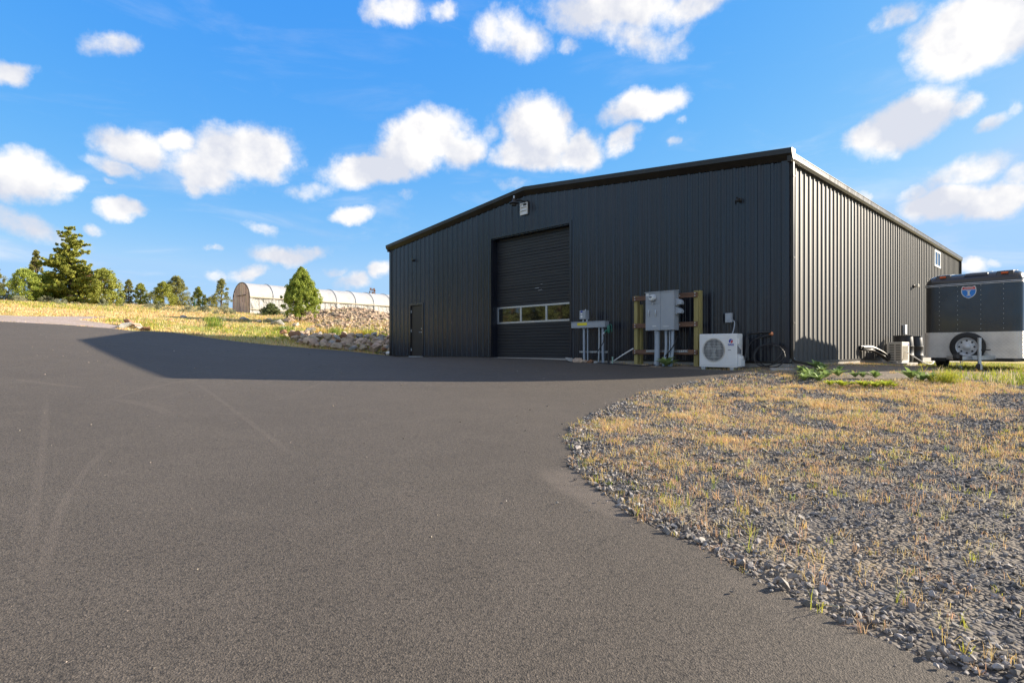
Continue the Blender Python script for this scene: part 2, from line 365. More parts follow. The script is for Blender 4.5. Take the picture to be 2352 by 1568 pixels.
# ------------------------------------------------------------------ mesh helpers
class MB:
    def __init__(s): s.v = []; s.f = []
    def add(s, vs, fs):
        o = len(s.v); s.v += [tuple(v) for v in vs]; s.f += [tuple(i+o for i in f) for f in fs]; return s
    def box(s, x0, x1, y0, y1, z0, z1):
        return s.add([(x0,y0,z0),(x1,y0,z0),(x1,y1,z0),(x0,y1,z0),(x0,y0,z1),(x1,y0,z1),(x1,y1,z1),(x0,y1,z1)],
                     [(0,3,2,1),(4,5,6,7),(0,1,5,4),(1,2,6,5),(2,3,7,6),(3,0,4,7)])
    def obox(s, c, size, rot=(0, 0, 0)):
        m = Matrix.Translation(c) @ Quaternion((1, 0, 0, 0)).to_matrix().to_4x4() @ __import__('mathutils').Euler(rot).to_matrix().to_4x4()
        x, y, z = (q/2 for q in size)
        vs = [m @ Vector(p) for p in ((-x,-y,-z),(x,-y,-z),(x,y,-z),(-x,y,-z),(-x,-y,z),(x,-y,z),(x,y,z),(-x,y,z))]
        return s.add(vs, [(0,3,2,1),(4,5,6,7),(0,1,5,4),(1,2,6,5),(2,3,7,6),(3,0,4,7)])
    def tube(s, pts, r, n=10, caps=True):
        pts = [Vector(p) for p in pts]; k = len(pts)
        rs = r if isinstance(r, (list, tuple)) else [r]*k
        vs = []; up = None
        for i, p in enumerate(pts):
            d = (pts[min(i+1, k-1)]-pts[max(i-1, 0)]).normalized()
            if up is None:
                up = Vector((0, 0, 1)) if abs(d.z) < .9 else Vector((1, 0, 0))
            a = d.cross(up).normalized(); bb = a.cross(d).normalized(); up = bb
            for j in range(n):
                t = 2*PI*j/n
                vs.append(p+(a*math.cos(t)+bb*math.sin(t))*rs[i])
        fs = [(i*n+j, i*n+(j+1) % n, (i+1)*n+(j+1) % n, (i+1)*n+j) for i in range(k-1) for j in range(n)]
        if caps: fs += [tuple(range(n-1, -1, -1)), tuple((k-1)*n+j for j in range(n))]
        return s.add(vs, fs)
    def lathe(s, prof, n=24, mat=None, caps=True):
        """prof: (radius, height) pairs about z"""
        mat = mat or Matrix()
        vs = [mat @ Vector((r*math.cos(2*PI*j/n), r*math.sin(2*PI*j/n), z)) for r, z in prof for j in range(n)]
        k = len(prof)
        fs = [(i*n+j, i*n+(j+1) % n, (i+1)*n+(j+1) % n, (i+1)*n+j) for i in range(k-1) for j in range(n)]
        if caps and prof[0][0] > 1e-4: fs.append(tuple(range(n-1, -1, -1)))
        if caps and prof[-1][0] > 1e-4: fs.append(tuple((k-1)*n+j for j in range(n)))
        return s.add(vs, fs)
    def extr(s, prof, p0, p1, fx, fz=Vector((0, 0, 1)), close=True):
        """extrude a 2d profile (a along fx, b along fz) from p0 to p1"""
        p0, p1, fx, fz = Vector(p0), Vector(p1), Vector(fx), Vector(fz)
        n = len(prof)
        vs = [p0+fx*a+fz*b for a, b in prof]+[p1+fx*a+fz*b for a, b in prof]
        m = n if close else n-1
        fs = [(i, (i+1) % n, n+(i+1) % n, n+i) for i in range(m)]
        if close: fs += [tuple(range(n-1, -1, -1)), tuple(range(n, 2*n))]
        return s.add(vs, fs)
    def loft(s, rings, cap=True):
        n = len(rings[0]); vs = [p for r in rings for p in r]
        fs = [(i*n+j, i*n+(j+1) % n, (i+1)*n+(j+1) % n, (i+1)*n+j) for i in range(len(rings)-1) for j in range(n)]
        if cap: fs += [tuple(range(n-1, -1, -1)), tuple((len(rings)-1)*n+j for j in range(n))]
        return s.add(vs, fs)
    def build(s, name, mat, parent=None, smooth=None, bevel=0., fix=True, loc=None):
        me = bpy.data.meshes.new(name); me.from_pydata(s.v, [], s.f)
        if fix:
            bm = bmesh.new(); bm.from_mesh(me); bmesh.ops.recalc_face_normals(bm, faces=bm.faces); bm.to_mesh(me); bm.free()
        for mm in (mat if isinstance(mat, list) else [mat]): me.materials.append(mm)
        if smooth is not None:
            me.shade_smooth(); me.set_sharp_from_angle(angle=R(smooth))
        o = bpy.data.objects.new(name, me); C.objects.link(o)
        if parent: o.parent = parent
        if loc: o.location = loc
        if bevel:
            md = o.modifiers.new('bevel', 'BEVEL'); md.width = bevel; md.segments = 2; md.limit_method = 'ANGLE'; md.angle_limit = R(40)
        return o

def tag(o, label=None, cat=None, group=None, kind=None):
    for k, v in (('label', label), ('category', cat), ('group', group), ('kind', kind)):
        if v: o[k] = v
    return o
def thing(name, label, cat, loc=(0, 0, 0), rz=0., group=None):
    o = bpy.data.objects.new(name, None); C.objects.link(o); o.location = loc; o.rotation_euler = (0, 0, rz); o.empty_display_size = .2
    return tag(o, label, cat, group)
def arc_pts(c, r, a0, a1, n, ax=Vector((1, 0, 0)), ay=Vector((0, 0, 1))):
    c = Vector(c); ax = Vector(ax); ay = Vector(ay)
    return [c+ax*(r*math.cos(a0+(a1-a0)*i/n))+ay*(r*math.sin(a0+(a1-a0)*i/n)) for i in range(n+1)]
def curve(pts, sub=6):
    """Catmull-Rom through the points"""
    p = [Vector(q) for q in pts]; p = [p[0]*2-p[1]]+p+[p[-1]*2-p[-2]]; out = []
    for i in range(1, len(p)-2):
        for k in range(sub):
            t = k/sub
            out.append(.5*((2*p[i])+(p[i+1]-p[i-1])*t+(2*p[i-1]-5*p[i]+4*p[i+1]-p[i+2])*t*t+(3*p[i]-p[i-1]-3*p[i+1]+p[i+2])*t**3))
    out.append(p[-2]); return out
def text(name, s, size, mat, parent, loc, ext=.001, sx=1., bold=0.):
    cu = bpy.data.curves.new('txt', 'FONT'); cu.body = s; cu.size = size; cu.extrude = ext; cu.align_x = 'CENTER'; cu.align_y = 'CENTER'; cu.offset = bold
    ob = bpy.data.objects.new('txt', cu); C.objects.link(ob)
    dg = bpy.context.evaluated_depsgraph_get(); me = bpy.data.meshes.new_from_object(ob.evaluated_get(dg)); me.name = name
    bpy.data.objects.remove(ob); bpy.data.curves.remove(cu)
    me.transform(Matrix.Rotation(PI/2, 4, 'X') @ Matrix.Scale(sx, 4, (1, 0, 0)))
    me.materials.clear(); me.materials.append(mat)
    o = bpy.data.objects.new(name, me); C.objects.link(o); o.parent = parent; o.location = loc
    return o
def npmesh(name, V, F, mats, mi=None, smooth=False, parent=None):
    V = np.ascontiguousarray(V, np.float32); F = np.ascontiguousarray(F, np.int32); k = F.shape[1]
    me = bpy.data.meshes.new(name)
    me.vertices.add(len(V)); me.vertices.foreach_set('co', V.ravel())
    me.loops.add(F.size); me.loops.foreach_set('vertex_index', F.ravel())
    me.polygons.add(len(F)); me.polygons.foreach_set('loop_start', np.arange(0, F.size, k, dtype=np.int32))
    me.polygons.foreach_set('loop_total', np.full(len(F), k, np.int32))
    for m in mats: me.materials.append(m)
    if mi is not None: me.polygons.foreach_set('material_index', np.ascontiguousarray(mi, np.int32))
    me.polygons.foreach_set('use_smooth', np.full(len(F), smooth, bool))
    me.update(calc_edges=True)
    o = bpy.data.objects.new(name, me); C.objects.link(o)
    if parent: o.parent = parent
    return o

# ------------------------------------------------------------------ stones
def hull(seed, n=13, sq=(1, .8, .6), lump=.25):
    r = random.Random(seed); bm = bmesh.new()
    for i in range(n):
        v = Vector((r.gauss(0, 1), r.gauss(0, 1), r.gauss(0, 1))).normalized()*(1-lump*r.random())
        bm.verts.new((v.x*sq[0], v.y*sq[1], v.z*sq[2]))
    res = bmesh.ops.convex_hull(bm, input=bm.verts)
    bmesh.ops.delete(bm, geom=[e for e in res['geom_interior'] if isinstance(e, bmesh.types.BMVert)], context='VERTS')
    bmesh.ops.triangulate(bm, faces=bm.faces); bmesh.ops.recalc_face_normals(bm, faces=bm.faces)
    bm.verts.index_update()
    V = np.array([v.co[:] for v in bm.verts]); F = np.array([[v.index for v in f.verts] for f in bm.faces]); bm.free()
    return V, F
PEB = [hull(100+i, 11, (1, .78, .55)) for i in range(14)]
def rotmats(n, tilt=.5):
    a = rng.uniform(0, 2*PI, n); b = rng.normal(0, tilt, n); c = rng.normal(0, tilt, n)
    ca, sa, cb, sb, cc, sc = np.cos(a), np.sin(a), np.cos(b), np.sin(b), np.cos(c), np.sin(c)
    z = np.zeros(n); o = np.ones(n)
    Rz = np.stack([ca,-sa,z, sa,ca,z, z,z,o], -1).reshape(-1,3,3); Rx = np.stack([o,z,z, z,cb,-sb, z,sb,cb], -1).reshape(-1,3,3)
    Ry = np.stack([cc,z,sc, z,o,z, -sc,z,cc], -1).reshape(-1,3,3)
    return Rz@Rx@Ry
def scatter_stones(name, pos, sc, mat, tilt=.5, variants=PEB):
    var = rng.integers(0, len(variants), len(pos)); Vs = []; Fs = []; off = 0
    for k, (V, F) in enumerate(variants):
        idx = np.where(var == k)[0]
        if not len(idx): continue
        rm = rotmats(len(idx), tilt)
        W_ = np.einsum('nij,vj->nvi', rm, V)*sc[idx, None, None]+pos[idx, None, :]
        Fk = F[None]+(np.arange(len(idx))*len(V))[:, None, None]+off
        Vs.append(W_.reshape(-1, 3)); Fs.append(Fk.reshape(-1, 3)); off += len(idx)*len(V)
    return npmesh(name, np.concatenate(Vs), np.concatenate(Fs), [mat])

# ------------------------------------------------------------------ blades
def blades(name, pos, h, nb, spread, width, mats, probs, lean=.5, mi_in=None):
    """tufts of bent grass blades; one object"""
    N = len(pos); tot = N*nb
    base = np.repeat(pos, nb, 0).copy(); hh = np.repeat(h, nb)*rng.uniform(.45, 1.1, tot)
    base[:, :2] += rng.normal(0, 1, (tot, 2))*spread
    a = rng.uniform(0, 2*PI, tot); l = np.abs(rng.normal(0, lean, tot))
    dirx = np.cos(a)*l; diry = np.sin(a)*l
    wa = rng.uniform(0, 2*PI, tot); ww = np.broadcast_to(width, (tot,))*rng.uniform(.6, 1.3, tot) if np.ndim(width) == 0 else np.repeat(width, nb)*rng.uniform(.6, 1.3, tot)
    wx = np.cos(wa)*ww*.5; wy = np.sin(wa)*ww*.5
    V = np.empty((tot, 5, 3))
    V[:, 0] = base-np.stack([wx, wy, np.zeros(tot)+.01], -1); V[:, 1] = base+np.stack([wx, wy, np.zeros(tot)-.01], -1)
    mid = base+np.stack([dirx*hh*.35, diry*hh*.35, hh*.6], -1)
    V[:, 2] = mid+np.stack([wx*.8, wy*.8, np.zeros(tot)], -1); V[:, 3] = mid-np.stack([wx*.8, wy*.8, np.zeros(tot)], -1)
    V[:, 4] = base+np.stack([dirx*hh, diry*hh, hh*np.clip(1-.25*l, .3, 1)], -1)
    o = (np.arange(tot)*5)[:, None]
    F = np.stack([o+np.array([0, 1, 2]), o+np.array([0, 2, 3]), o+np.array([3, 2, 4])], 1).reshape(-1, 3)
    if mi_in is None: m = rng.choice(len(mats), N, p=probs)
    else: m = mi_in
    m = np.repeat(m, nb); sw = rng.random(tot) < .15
    m[sw] = rng.choice(len(mats), sw.sum(), p=probs)
    return npmesh(name, V.reshape(-1, 3), F, mats, np.repeat(m, 3))

# ================================================================== SETTING
# asphalt outline
edge_r = smooth_poly([hit(x, y) for x, y in ((1740,858),(1690,864),(1600,876),(1500,900),(1380,942),(1310,985),(1292,1020),(1310,1075),(1350,1125),(1430,1180),(1560,1252),(1700,1318),(1830,1385),(1960,1455),(2070,1515),(2170,1567))]+[(3.6, 1.2), (4.5, -3), (5, -10)], 2)
edge_r = [(a+.10*(float(fbm(np.array([a*3.1]), np.array([b*3.1]), 91)[0])-.47)*2, b+.05*(float(fbm(np.array([a*4.1]), np.array([b*4.1]), 95)[0])-.47)*2) for a, b in smooth_poly(edge_r, 1)]
edge_b = [hit(*q) for q in ((1700,853),(1600,850),(1500,845.5),(1420,838),(1370,833))]
wallpts = [P(6.3, .12)[:2], P(6.45, .02)[:2], P(16.9, .02)[:2]]
D = P(W, 0)
edge_l = [(D[0]-u, D[1]-.231*u+.05+.08*math.sin(u*.9)) for u in (.15, 1.5, 3.2, 5, 7, 8.6)]+[hit(300, 760.5), hit(265, 756), hit(140, 746.5), hit(0, 739.5), (-22, 20.6), (-30, 16)]
ASPH = edge_r[::-1]+edge_b+wallpts+edge_l+[(-30, 2), (-16, -10)]
# gravel lot outline
lot_far = [hit(1740,858), hit(1800,862), hit(1900,872), hit(2040,876), hit(2150,872), hit(2352,890), (13.5, 10.3), (16, 8), (14, 0), (9, -6), (5, -10)]
LOT = edge_r+lot_far[1:-1][::-1]
GPATH = [hit(*q) for q in ((0,739),(140,746),(262,755.5),(292,752),(232,742),(180,735),(262,729),(180,727),(60,727),(0,725))]+[(-24, 25.5), (-24, 21)]
BLD = [P(-.05, -.05)[:2], P(W+.05, -.05)[:2], P(W, -LB)[:2], P(-.05, -LB)[:2]]

def sheet(name, poly, sp, off, mat, bumpy=0., skirt=.12, spread=None):
    x = np.array([p[0] for p in poly]); y = np.array([p[1] for p in poly])
    gx, gy = np.meshgrid(np.arange(x.min(), x.max(), sp), np.arange(y.min(), y.max(), sp))
    gx = gx.ravel(); gy = gy.ravel()
    ins = inpoly(gx, gy, poly) & (polydist(gx, gy, list(poly)+[poly[0]]) > sp*.3)
    bd = []
    for a, b in zip(poly, list(poly[1:])+[poly[0]]):
        n = max(1, int(math.hypot(b[0]-a[0], b[1]-a[1])/(sp*.8)))
        bd += [(a[0]+(b[0]-a[0])*i/n, a[1]+(b[1]-a[1])*i/n) for i in range(n)]
    pts = bd+list(zip(gx[ins], gy[ins])); nb = len(bd)
    vs, es, fs, ov, oe, of = delaunay_2d_cdt([Vector(p) for p in pts], [(i, (i+1) % nb) for i in range(nb)], [], 1, 1e-5)
    X = np.array([v[0] for v in vs]); Y = np.array([v[1] for v in vs])
    Z = gz(X, Y)+off
    if bumpy: Z = Z+(fbm(X*1.3, Y*1.3, 5)-.45)*bumpy
    v = [(a, b, c) for a, b, c in zip(X, Y, Z)]; f = [tuple(q) for q in fs]
    o = len(v); v += [(v[i][0], v[i][1], v[i][2]-skirt) for i in range(nb)]
    f += [(i, (i+1) % nb, o+(i+1) % nb, o+i) for i in range(nb)]
    me = bpy.data.meshes.new(name); me.from_pydata(v, [], f); me.materials.append(mat)
    bm = bmesh.new(); bm.from_mesh(me); bmesh.ops.recalc_face_normals(bm, faces=bm.faces)
    up = sum(1 if q.normal.z > 0 else -1 for q in bm.faces)
    if up < 0: bmesh.ops.reverse_faces(bm, faces=bm.faces)
    bm.to_mesh(me); bm.free(); me.shade_smooth(); me.set_sharp_from_angle(angle=R(50))
    ob = bpy.data.objects.new(name, me); C.objects.link(ob); ob['kind'] = 'structure'
    return ob

# ground sheet out to the horizon
def axis(lo, a, b, hi, fine, grow):
    mid = list(np.arange(a, b, fine)); l = []; q = a; st = fine
    while q > lo: st *= grow; q -= st; l.append(q)
    r = []; q = mid[-1]; st = fine
    while q < hi: st *= grow; q += st; r.append(q)
    return np.array(l[::-1]+mid+r)
gxs = axis(-900, -34, 20, 900, .4, 1.16); gys = axis(-900, -6, 46, 1500, .4, 1.14)
GX, GY = np.meshgrid(gxs, gys)
GZ = gz(GX, GY)
near = (np.abs(GX) < 60) & (GY > -20) & (GY < 90)
GZ = GZ+np.where(near & (GY > 22) & (GX < -6), (fbm(GX*.6, GY*.6, 3)-.45)*.28, 0)*np.clip((polydist(GX, GY, edge_l)-.2)/3, 0, 1)
inside = inpoly(GX, GY, ASPH) | inpoly(GX, GY, LOT) | inpoly(GX, GY, GPATH)
GZ = np.where(inside, GZ-.07, GZ-.004)
GZ = np.where(inpoly(GX, GY, BLD), np.minimum(GZ, -.3), GZ)
ny, nx = GX.shape
ii = (np.arange(ny-1)[:, None]*nx+np.arange(nx-1)[None]).ravel()
npmesh('ground', np.stack([GX, GY, GZ], -1).reshape(-1, 3), np.stack([ii, ii+1, ii+nx+1, ii+nx], -1), [MAT['ground']], smooth=True)['kind'] = 'structure'

def circ(p, q, s):
    (ax, ay), (bx, by), (cx, cy) = p, q, s
    d = 2*(ax*(by-cy)+bx*(cy-ay)+cx*(ay-by))
    ux = ((ax*ax+ay*ay)*(by-cy)+(bx*bx+by*by)*(cy-ay)+(cx*cx+cy*cy)*(ay-by))/d
    uy = ((ax*ax+ay*ay)*(cx-bx)+(bx*bx+by*by)*(ax-cx)+(cx*cx+cy*cy)*(bx-ax))/d
    return ux, uy, math.hypot(ax-ux, ay-uy)
marks = []
for a, b, c, hw, amt in (((105,930),(98,1030),(60,1290),.10,.30),((240,1040),(155,1150),(100,1330),.09,.32),((300,905),(440,875),(640,852),.10,.40),
                         ((350,925),(470,893),(600,868),.07,.25),((450,882),(530,940),(660,1040),.11,.30),((420,862),(640,838),(1000,832),.10,.24),
                         ((40,875),(110,884),(190,893),.20,.42),((290,925),(340,935),(390,955),.26,.30),((640,920),(760,868),(780,845),.09,.22),((780,868),(1000,845),(1250,842),.10,.2)):
    p, q, s = hit(*a), hit(*b), hit(*c); ux, uy, rr = circ(p, q, s)
    marks.append((ux, uy, rr, hw*.38, q[0], q[1], max(math.hypot(p[0]-q[0], p[1]-q[1]), math.hypot(s[0]-q[0], s[1]-q[1]))*1.25, amt*.72))
# a dusty spill where the gravel kicks onto the drive
q = hit(1345, 1135); marks.append((q[0]+8, q[1]+3, math.hypot(8, 3), .20, q[0], q[1], .8, .55))
MAT['asph'] = asphalt_mat(marks)
sheet('driveway', ASPH, .45, .022, MAT['asph'])
sheet('gravel_lot', LOT, .3, .012, MAT['gbed'], .05)
sheet('gravel_path', GPATH, .5, .02, MAT['path'], .03)

# ---- crushed stone on the lot
def lot_points(n, x0, x1, y0, y1, dens):
    x = rng.uniform(x0, x1, n); y = rng.uniform(y0, y1, n)
    keep = inpoly(x, y, LOT) & ((np.abs(x)-2.2)/np.maximum(y, .1) < 1.12) & (rng.random(n) < dens(x, y))
    return x[keep], y[keep]
ex = [p for p in edge_r]
x1, y1 = lot_points(74000, .2, 9.5, 1.5, 7.0, lambda x, y: np.ones_like(x))
x2, y2 = lot_points(90000, .2, 15, 6.5, 13.5, lambda x, y: np.clip(1.25-.09*(y-6), .25, 1))
X = np.concatenate([x1, x2]); Y = np.concatenate([y1, y2])
ed = polydist(X, Y, ex)
sz = rng.lognormal(math.log(.0104), .42, len(X))*(1+.05*np.clip(Y-5, 0, 8))
sz = sz*np.where(ed < .35, 1.25, 1)
sz = np.clip(sz, .006, .042)
POS = np.stack([X, Y, gz(X, Y)+.012+(fbm(X*1.3, Y*1.3, 5)-.45)*.05+sz*.28], -1)
# rim of larger stones
xr = []; 
for a, b in zip(edge_r[4:-1], edge_r[5:]):
    L_ = math.hypot(b[0]-a[0], b[1]-a[1])
    if a[1] < 1.5: break
    for k in range(int(L_*85)):
        t = random.random(); nx_, ny_ = (b[1]-a[1])/L_, -(b[0]-a[0])/L_
        w_ = random.gauss(-.09, .075) if random.random() < .86 else random.expovariate(7)
        xr.append((a[0]+(b[0]-a[0])*t+nx_*w_, a[1]+(b[1]-a[1])*t+ny_*w_, random.lognormvariate(math.log(.019), .38)))
xr = np.array(xr)
rin = inpoly(xr[:, 0], xr[:, 1], ASPH)
szr = np.where(rin, np.minimum(xr[:, 2], .02)*.7, np.minimum(xr[:, 2], .05))
keep = (~rin) | (rng.random(len(rin)) < .45)
POSR = np.stack([xr[:, 0], xr[:, 1], gz(xr[:, 0], xr[:, 1])+.03+szr*.25], -1)
tag(scatter_stones('gravel', np.concatenate([POS, POSR[keep]]), np.concatenate([sz, szr[keep]]), MAT['stone'], .75),
    'dark grey crushed stone covering the lot beside the drive', 'gravel', kind='stuff')
# pebbles and grit on the drive
n = 2600
x = rng.uniform(-16, 8, n); y = rng.uniform(2, 20, n)
k = inpoly(x, y, ASPH) & (np.abs(x)/y < 1.1); x, y = x[k], y[k]
s_ = np.clip(rng.lognormal(math.log(.0042), .45, len(x)), .002, .016)*(1+.05*y)
MAT['pebble'] = M('grit', (.30, .26, .22), (.14, .12, .10), 30, .9, island=.6)
tag(scatter_stones('grit', np.stack([x, y, gz(x, y)+.022+s_*.3], -1), s_, MAT['pebble']), 'loose grit and pebbles scattered on the asphalt drive', 'grit', kind='stuff')

# ---- dry grass on the lot
def lotgrass(n, f, x0=.5, x1=16, y0=2.0, y1=13.6):
    x = rng.uniform(x0, x1, n); y = rng.uniform(y0, y1, n)
    k = inpoly(x, y, LOT) & ((np.abs(x)-2.2)/y < 1.12)
    x, y = x[k], y[k]
    d = f(x, y); k = rng.random(len(x)) < d
    return x[k], y[k]
def dens(x, y):
    p = fbm(x*.55+3, y*.75, 11); q = fbm(x*2.2, y*2.2, 21)
    e = polydist(x, y, edge_r)
    band = np.clip((y-2.6)/5.2, 0, 1)
    d = np.clip((p-.43+.11*band)*4.5, 0, 1)*np.clip((q-.33)*3.2, 0, 1)
    return np.clip(d*(.10+.95*band)*np.clip((e-.05)/.3, .2, 1)+.10*(q > .42)*np.clip((y-2.2)/1.6, 0, 1), 0, 1)
x, y = lotgrass(90000, dens)
pos = np.stack([x, y, gz(x, y)+.012], -1)
h = rng.uniform(.025, .085, len(x))*(.8+.5*fbm(x, y, 31))
w = .0024+.00030*y
tag(blades('dry_grass', pos, h, 9, .035, w, [MAT['straw'], MAT['pinkstraw'], MAT['palestraw'], MAT['ygreen']], [.27, .40, .27, .06], 1.05),
    'short straw coloured dead grass growing through the gravel', 'dry grass', kind='stuff')
x, y = lotgrass(15000, lambda x, y: np.clip(.22+1.6*(fbm(x*1.3, y*1.3, 41)-.45), 0, 1)*np.where(y < 6.5, 1, .3))
pos = np.stack([x, y, gz(x, y)+.015], -1)
tag(blades('weed_sprigs', pos, rng.uniform(.03, .11, len(x))*rng.uniform(.6, 1.2, len(x)), 9, .016, .0022+.0003*y, [MAT['ygreen'], MAT['ggreen'], MAT['pinkstraw'], MAT['straw']], [.24, .08, .40, .28], .85),
    'yellow green sprigs of weed standing in the gravel', 'weeds', kind='stuff')
x, y = lotgrass(6500, lambda x, y: (polydist(x, y, edge_r) < .85)*np.clip((fbm(x*1.6, y*1.6, 45)-.40)*3, .05, .8), y1=7.5)
tag(blades('edge_weeds', np.stack([x, y, gz(x, y)+.015], -1), rng.uniform(.05, .17, len(x))*rng.uniform(.6, 1.1, len(x)), 8, .014, .0030+.0002*y, [MAT['ygreen'], MAT['ggreen'], MAT['pinkstraw'], MAT['straw']], [.24, .05, .40, .31], 1.0),
    'yellow green weeds lining the gravel along the asphalt edge', 'weeds', kind='stuff')
# green grass beside the trailer and under it
n = 26000
x = rng.uniform(6.5, 22, n); y = rng.uniform(9.5, 24, n)
q = fbm(x*.6, y*.6, 51); e = polydist(x, y, [hit(2080,878), hit(2200,878), hit(2360,892), (14, 10.2)])
inb = inpoly(x, y, BLD); front = (y < 12.2)
dn = np.where(front, np.clip(1.25-e*.5, 0, 1)*np.clip((q-.28)*5, 0, 1)*(x > 8.6), np.clip((q-.42)*5, 0, .7)*np.clip((x-9.5)/3, 0, 1))
k = (rng.random(n) < dn) & ~inb & ~(inpoly(x, y, LOT) & (e > 1.1)) & (x/y < 1.2)
x, y = x[k], y[k]
hg = np.where(y < 12.2, rng.uniform(.06, .22, len(x)), rng.uniform(.04, .12, len(x)))
tag(blades('green_grass', np.stack([x, y, gz(x, y)], -1), hg, 8, .035, .009, [MAT['ygreen'], MAT['ggreen'], MAT['palestraw']], [.45, .35, .20], .6),
    'bright green grass in front of and under the black trailer', 'grass', kind='stuff')
# litter of dry stalks on the bare earth along the wall
n = 5000
x = rng.uniform(3, 13, n); y = rng.uniform(11.5, 20, n)
k = ~inpoly(x, y, ASPH) & ~inpoly(x, y, BLD) & ~inpoly(x, y, LOT) & (rng.random(n) < np.clip((fbm(x*1.2, y*1.2, 61)-.42)*4, 0, 1))
x, y = x[k], y[k]
tag(blades('dead_stalks', np.stack([x, y, gz(x, y)], -1), rng.uniform(.02, .09, len(x)), 6, .05, .006, [MAT['straw'], MAT['pinkstraw'], MAT['ggreen']], [.5, .3, .2], 1.1),
    'dead stalks and tufts on the bare earth along the steel wall', 'stalks', kind='stuff')
# meadow on the bank
n = 85000
x = rng.uniform(-48, -5, n); y = rng.uniform(18, 72, n)
k = ~inpoly(x, y, ASPH) & ~inpoly(x, y, BLD) & ~inpoly(x, y, GPATH) & (x/y > -1.0) & (x/y < -.19) & (rng.random(n) < np.clip(34/y-.25, .12, 1)) & (((x+10.2)/3.3)**2+((y-38)/3.6)**2 > 1)
x, y = x[k], y[k]
gn = fbm(x*.18, y*.25, 71); far = np.clip((y-38)/20, 0, 1)
col = np.where(rng.random(len(x)) < np.clip((gn-.46)*5, .05, .75)*(1-.6*far), rng.integers(3, 5, len(x)), rng.integers(0, 3, len(x)))
col = np.where((rng.random(len(x)) < .35*far), 5, col)
hm = rng.uniform(.05, .20, len(x))*np.where(gn > .5, 1.25, .85)*(.75+.5*np.clip((y-25)/10, 0, 1))
tag(blades('meadow_grass', np.stack([x, y, gz(x, y)], -1), hm, 8, .10, .010+.00042*y, [MAT['straw'], MAT['palestraw'], MAT['pinkstraw'], MAT['ygreen'], MAT['ggreen'], MAT['sage']], [.3, .25, .05, .2, .1, .1], .55, col),
    'sunlit straw and green grass covering the bank beyond the drive', 'grass', kind='stuff')

# ================================================================== STEEL BUILDING
def gable(X): return RIDGE-(RIDGE-EAVE)*abs(X+W/2)/(W/2)
def corr(L, ribs_from, openings=(), H_=.028):
    """profile of ribbed sheet along u: (u, h)"""
    pr = [(0, 0), (L, 0)]
    k = 0
    while True:
        c = ribs_from+.305*k; k += 1
        if c+.06 > L: break
        for a, b in ((-.052, 0), (-.024, H_), (.024, H_), (.052, 0), (.098, 0), (.108, .006), (.126, .006), (.136, 0), (.168, 0), (.178, .006), (.196, .006), (.206, 0)):
            if 0 < c+a < L: pr.append((c+a, b))
    pr.sort()
    for e in [q for o in openings for q in o[:2]]:
        for i in range(len(pr)-1):
            if pr[i][0] < e < pr[i+1][0]:
                t = (e-pr[i][0])/(pr[i+1][0]-pr[i][0]); pr.insert(i+1, (e, pr[i][1]+(pr[i+1][1]-pr[i][1])*t)); break
    return pr
BL = thing('metal_building', 'large black ribbed steel workshop building with a low gable roof', 'building', P(0, 0, 0), BROT)
GD = (-10.205, -6.541, 4.24)            # garage opening
ED = (-15.36, -14.43, 2.17)             # entry door opening
mb = MB(); ops = [(GD[0]+W, GD[1]+W, GD[2]), (ED[0]+W, ED[1]+W, ED[2])]
pr = corr(W, .12, ops)
for (u0, h0), (u1, h1) in zip(pr[:-1], pr[1:]):
    um = (u0+u1)/2; z0 = .02
    for o in ops:
        if o[0] < um < o[1]: z0 = o[2]
    zt0, zt1 = gable(u0-W), gable(u1-W)
    mb.add([(u0-W, -h0, z0), (u1-W, -h1, z0), (u1-W, -h1, zt1), (u0-W, -h0, zt0)], [(0, 1, 2, 3)])
for z in (.35, 2.05, 3.45):
    for k in range(55):
        u = .12+.305*k-W+.062
        if z > gable(u)-.3: continue
        if any(o[0]-.1 < u+W < o[1]+.1 and z < o[2]+.1 for o in ops): continue
        mb.box(u-.007, u+.007, -.008, .0, z-.007, z+.007)
mb.build('front_wall', MAT['wall'], BL, fix=False)
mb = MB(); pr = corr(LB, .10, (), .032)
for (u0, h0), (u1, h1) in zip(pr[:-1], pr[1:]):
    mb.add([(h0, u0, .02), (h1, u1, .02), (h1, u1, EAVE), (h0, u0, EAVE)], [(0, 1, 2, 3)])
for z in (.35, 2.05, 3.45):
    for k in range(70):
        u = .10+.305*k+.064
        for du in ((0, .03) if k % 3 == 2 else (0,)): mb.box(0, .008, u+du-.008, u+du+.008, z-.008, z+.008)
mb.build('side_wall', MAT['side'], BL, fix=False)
mb = MB()
mb.add([(-W, 0, .02), (-W, LB, .02), (-W, LB, EAVE), (-W, 0, EAVE)], [(3, 2, 1, 0)])
mb.build('left_wall', MAT['wall'], BL, fix=False)
mb = MB(); mb.add([(-W, LB, .02), (0, LB, .02), (0, LB, EAVE), (-W/2, LB, RIDGE), (-W, LB, EAVE)], [(4, 3, 2, 1, 0)])
mb.build('rear_wall', MAT['wall'], BL, fix=False)
mb = MB()
for sgn in (-1, 1):
    xe = 0.10 if sgn > 0 else -W-.10; ze = EAVE+.06; zr = RIDGE+.07; xm = -W/2
    mb.add([(xm, -.10, zr), (xe, -.10, ze), (xe, LB+.1, ze), (xm, LB+.1, zr), (xm, -.10, zr-.04), (xe, -.10, ze-.04), (xe, LB+.1, ze-.04), (xm, LB+.1, zr-.04)],
           [(0, 1, 2, 3), (7, 6, 5, 4), (0, 4, 5, 1), (1, 5, 6, 2), (2, 6, 7, 3)])
mb.build('roof', MAT['roofm'], BL)
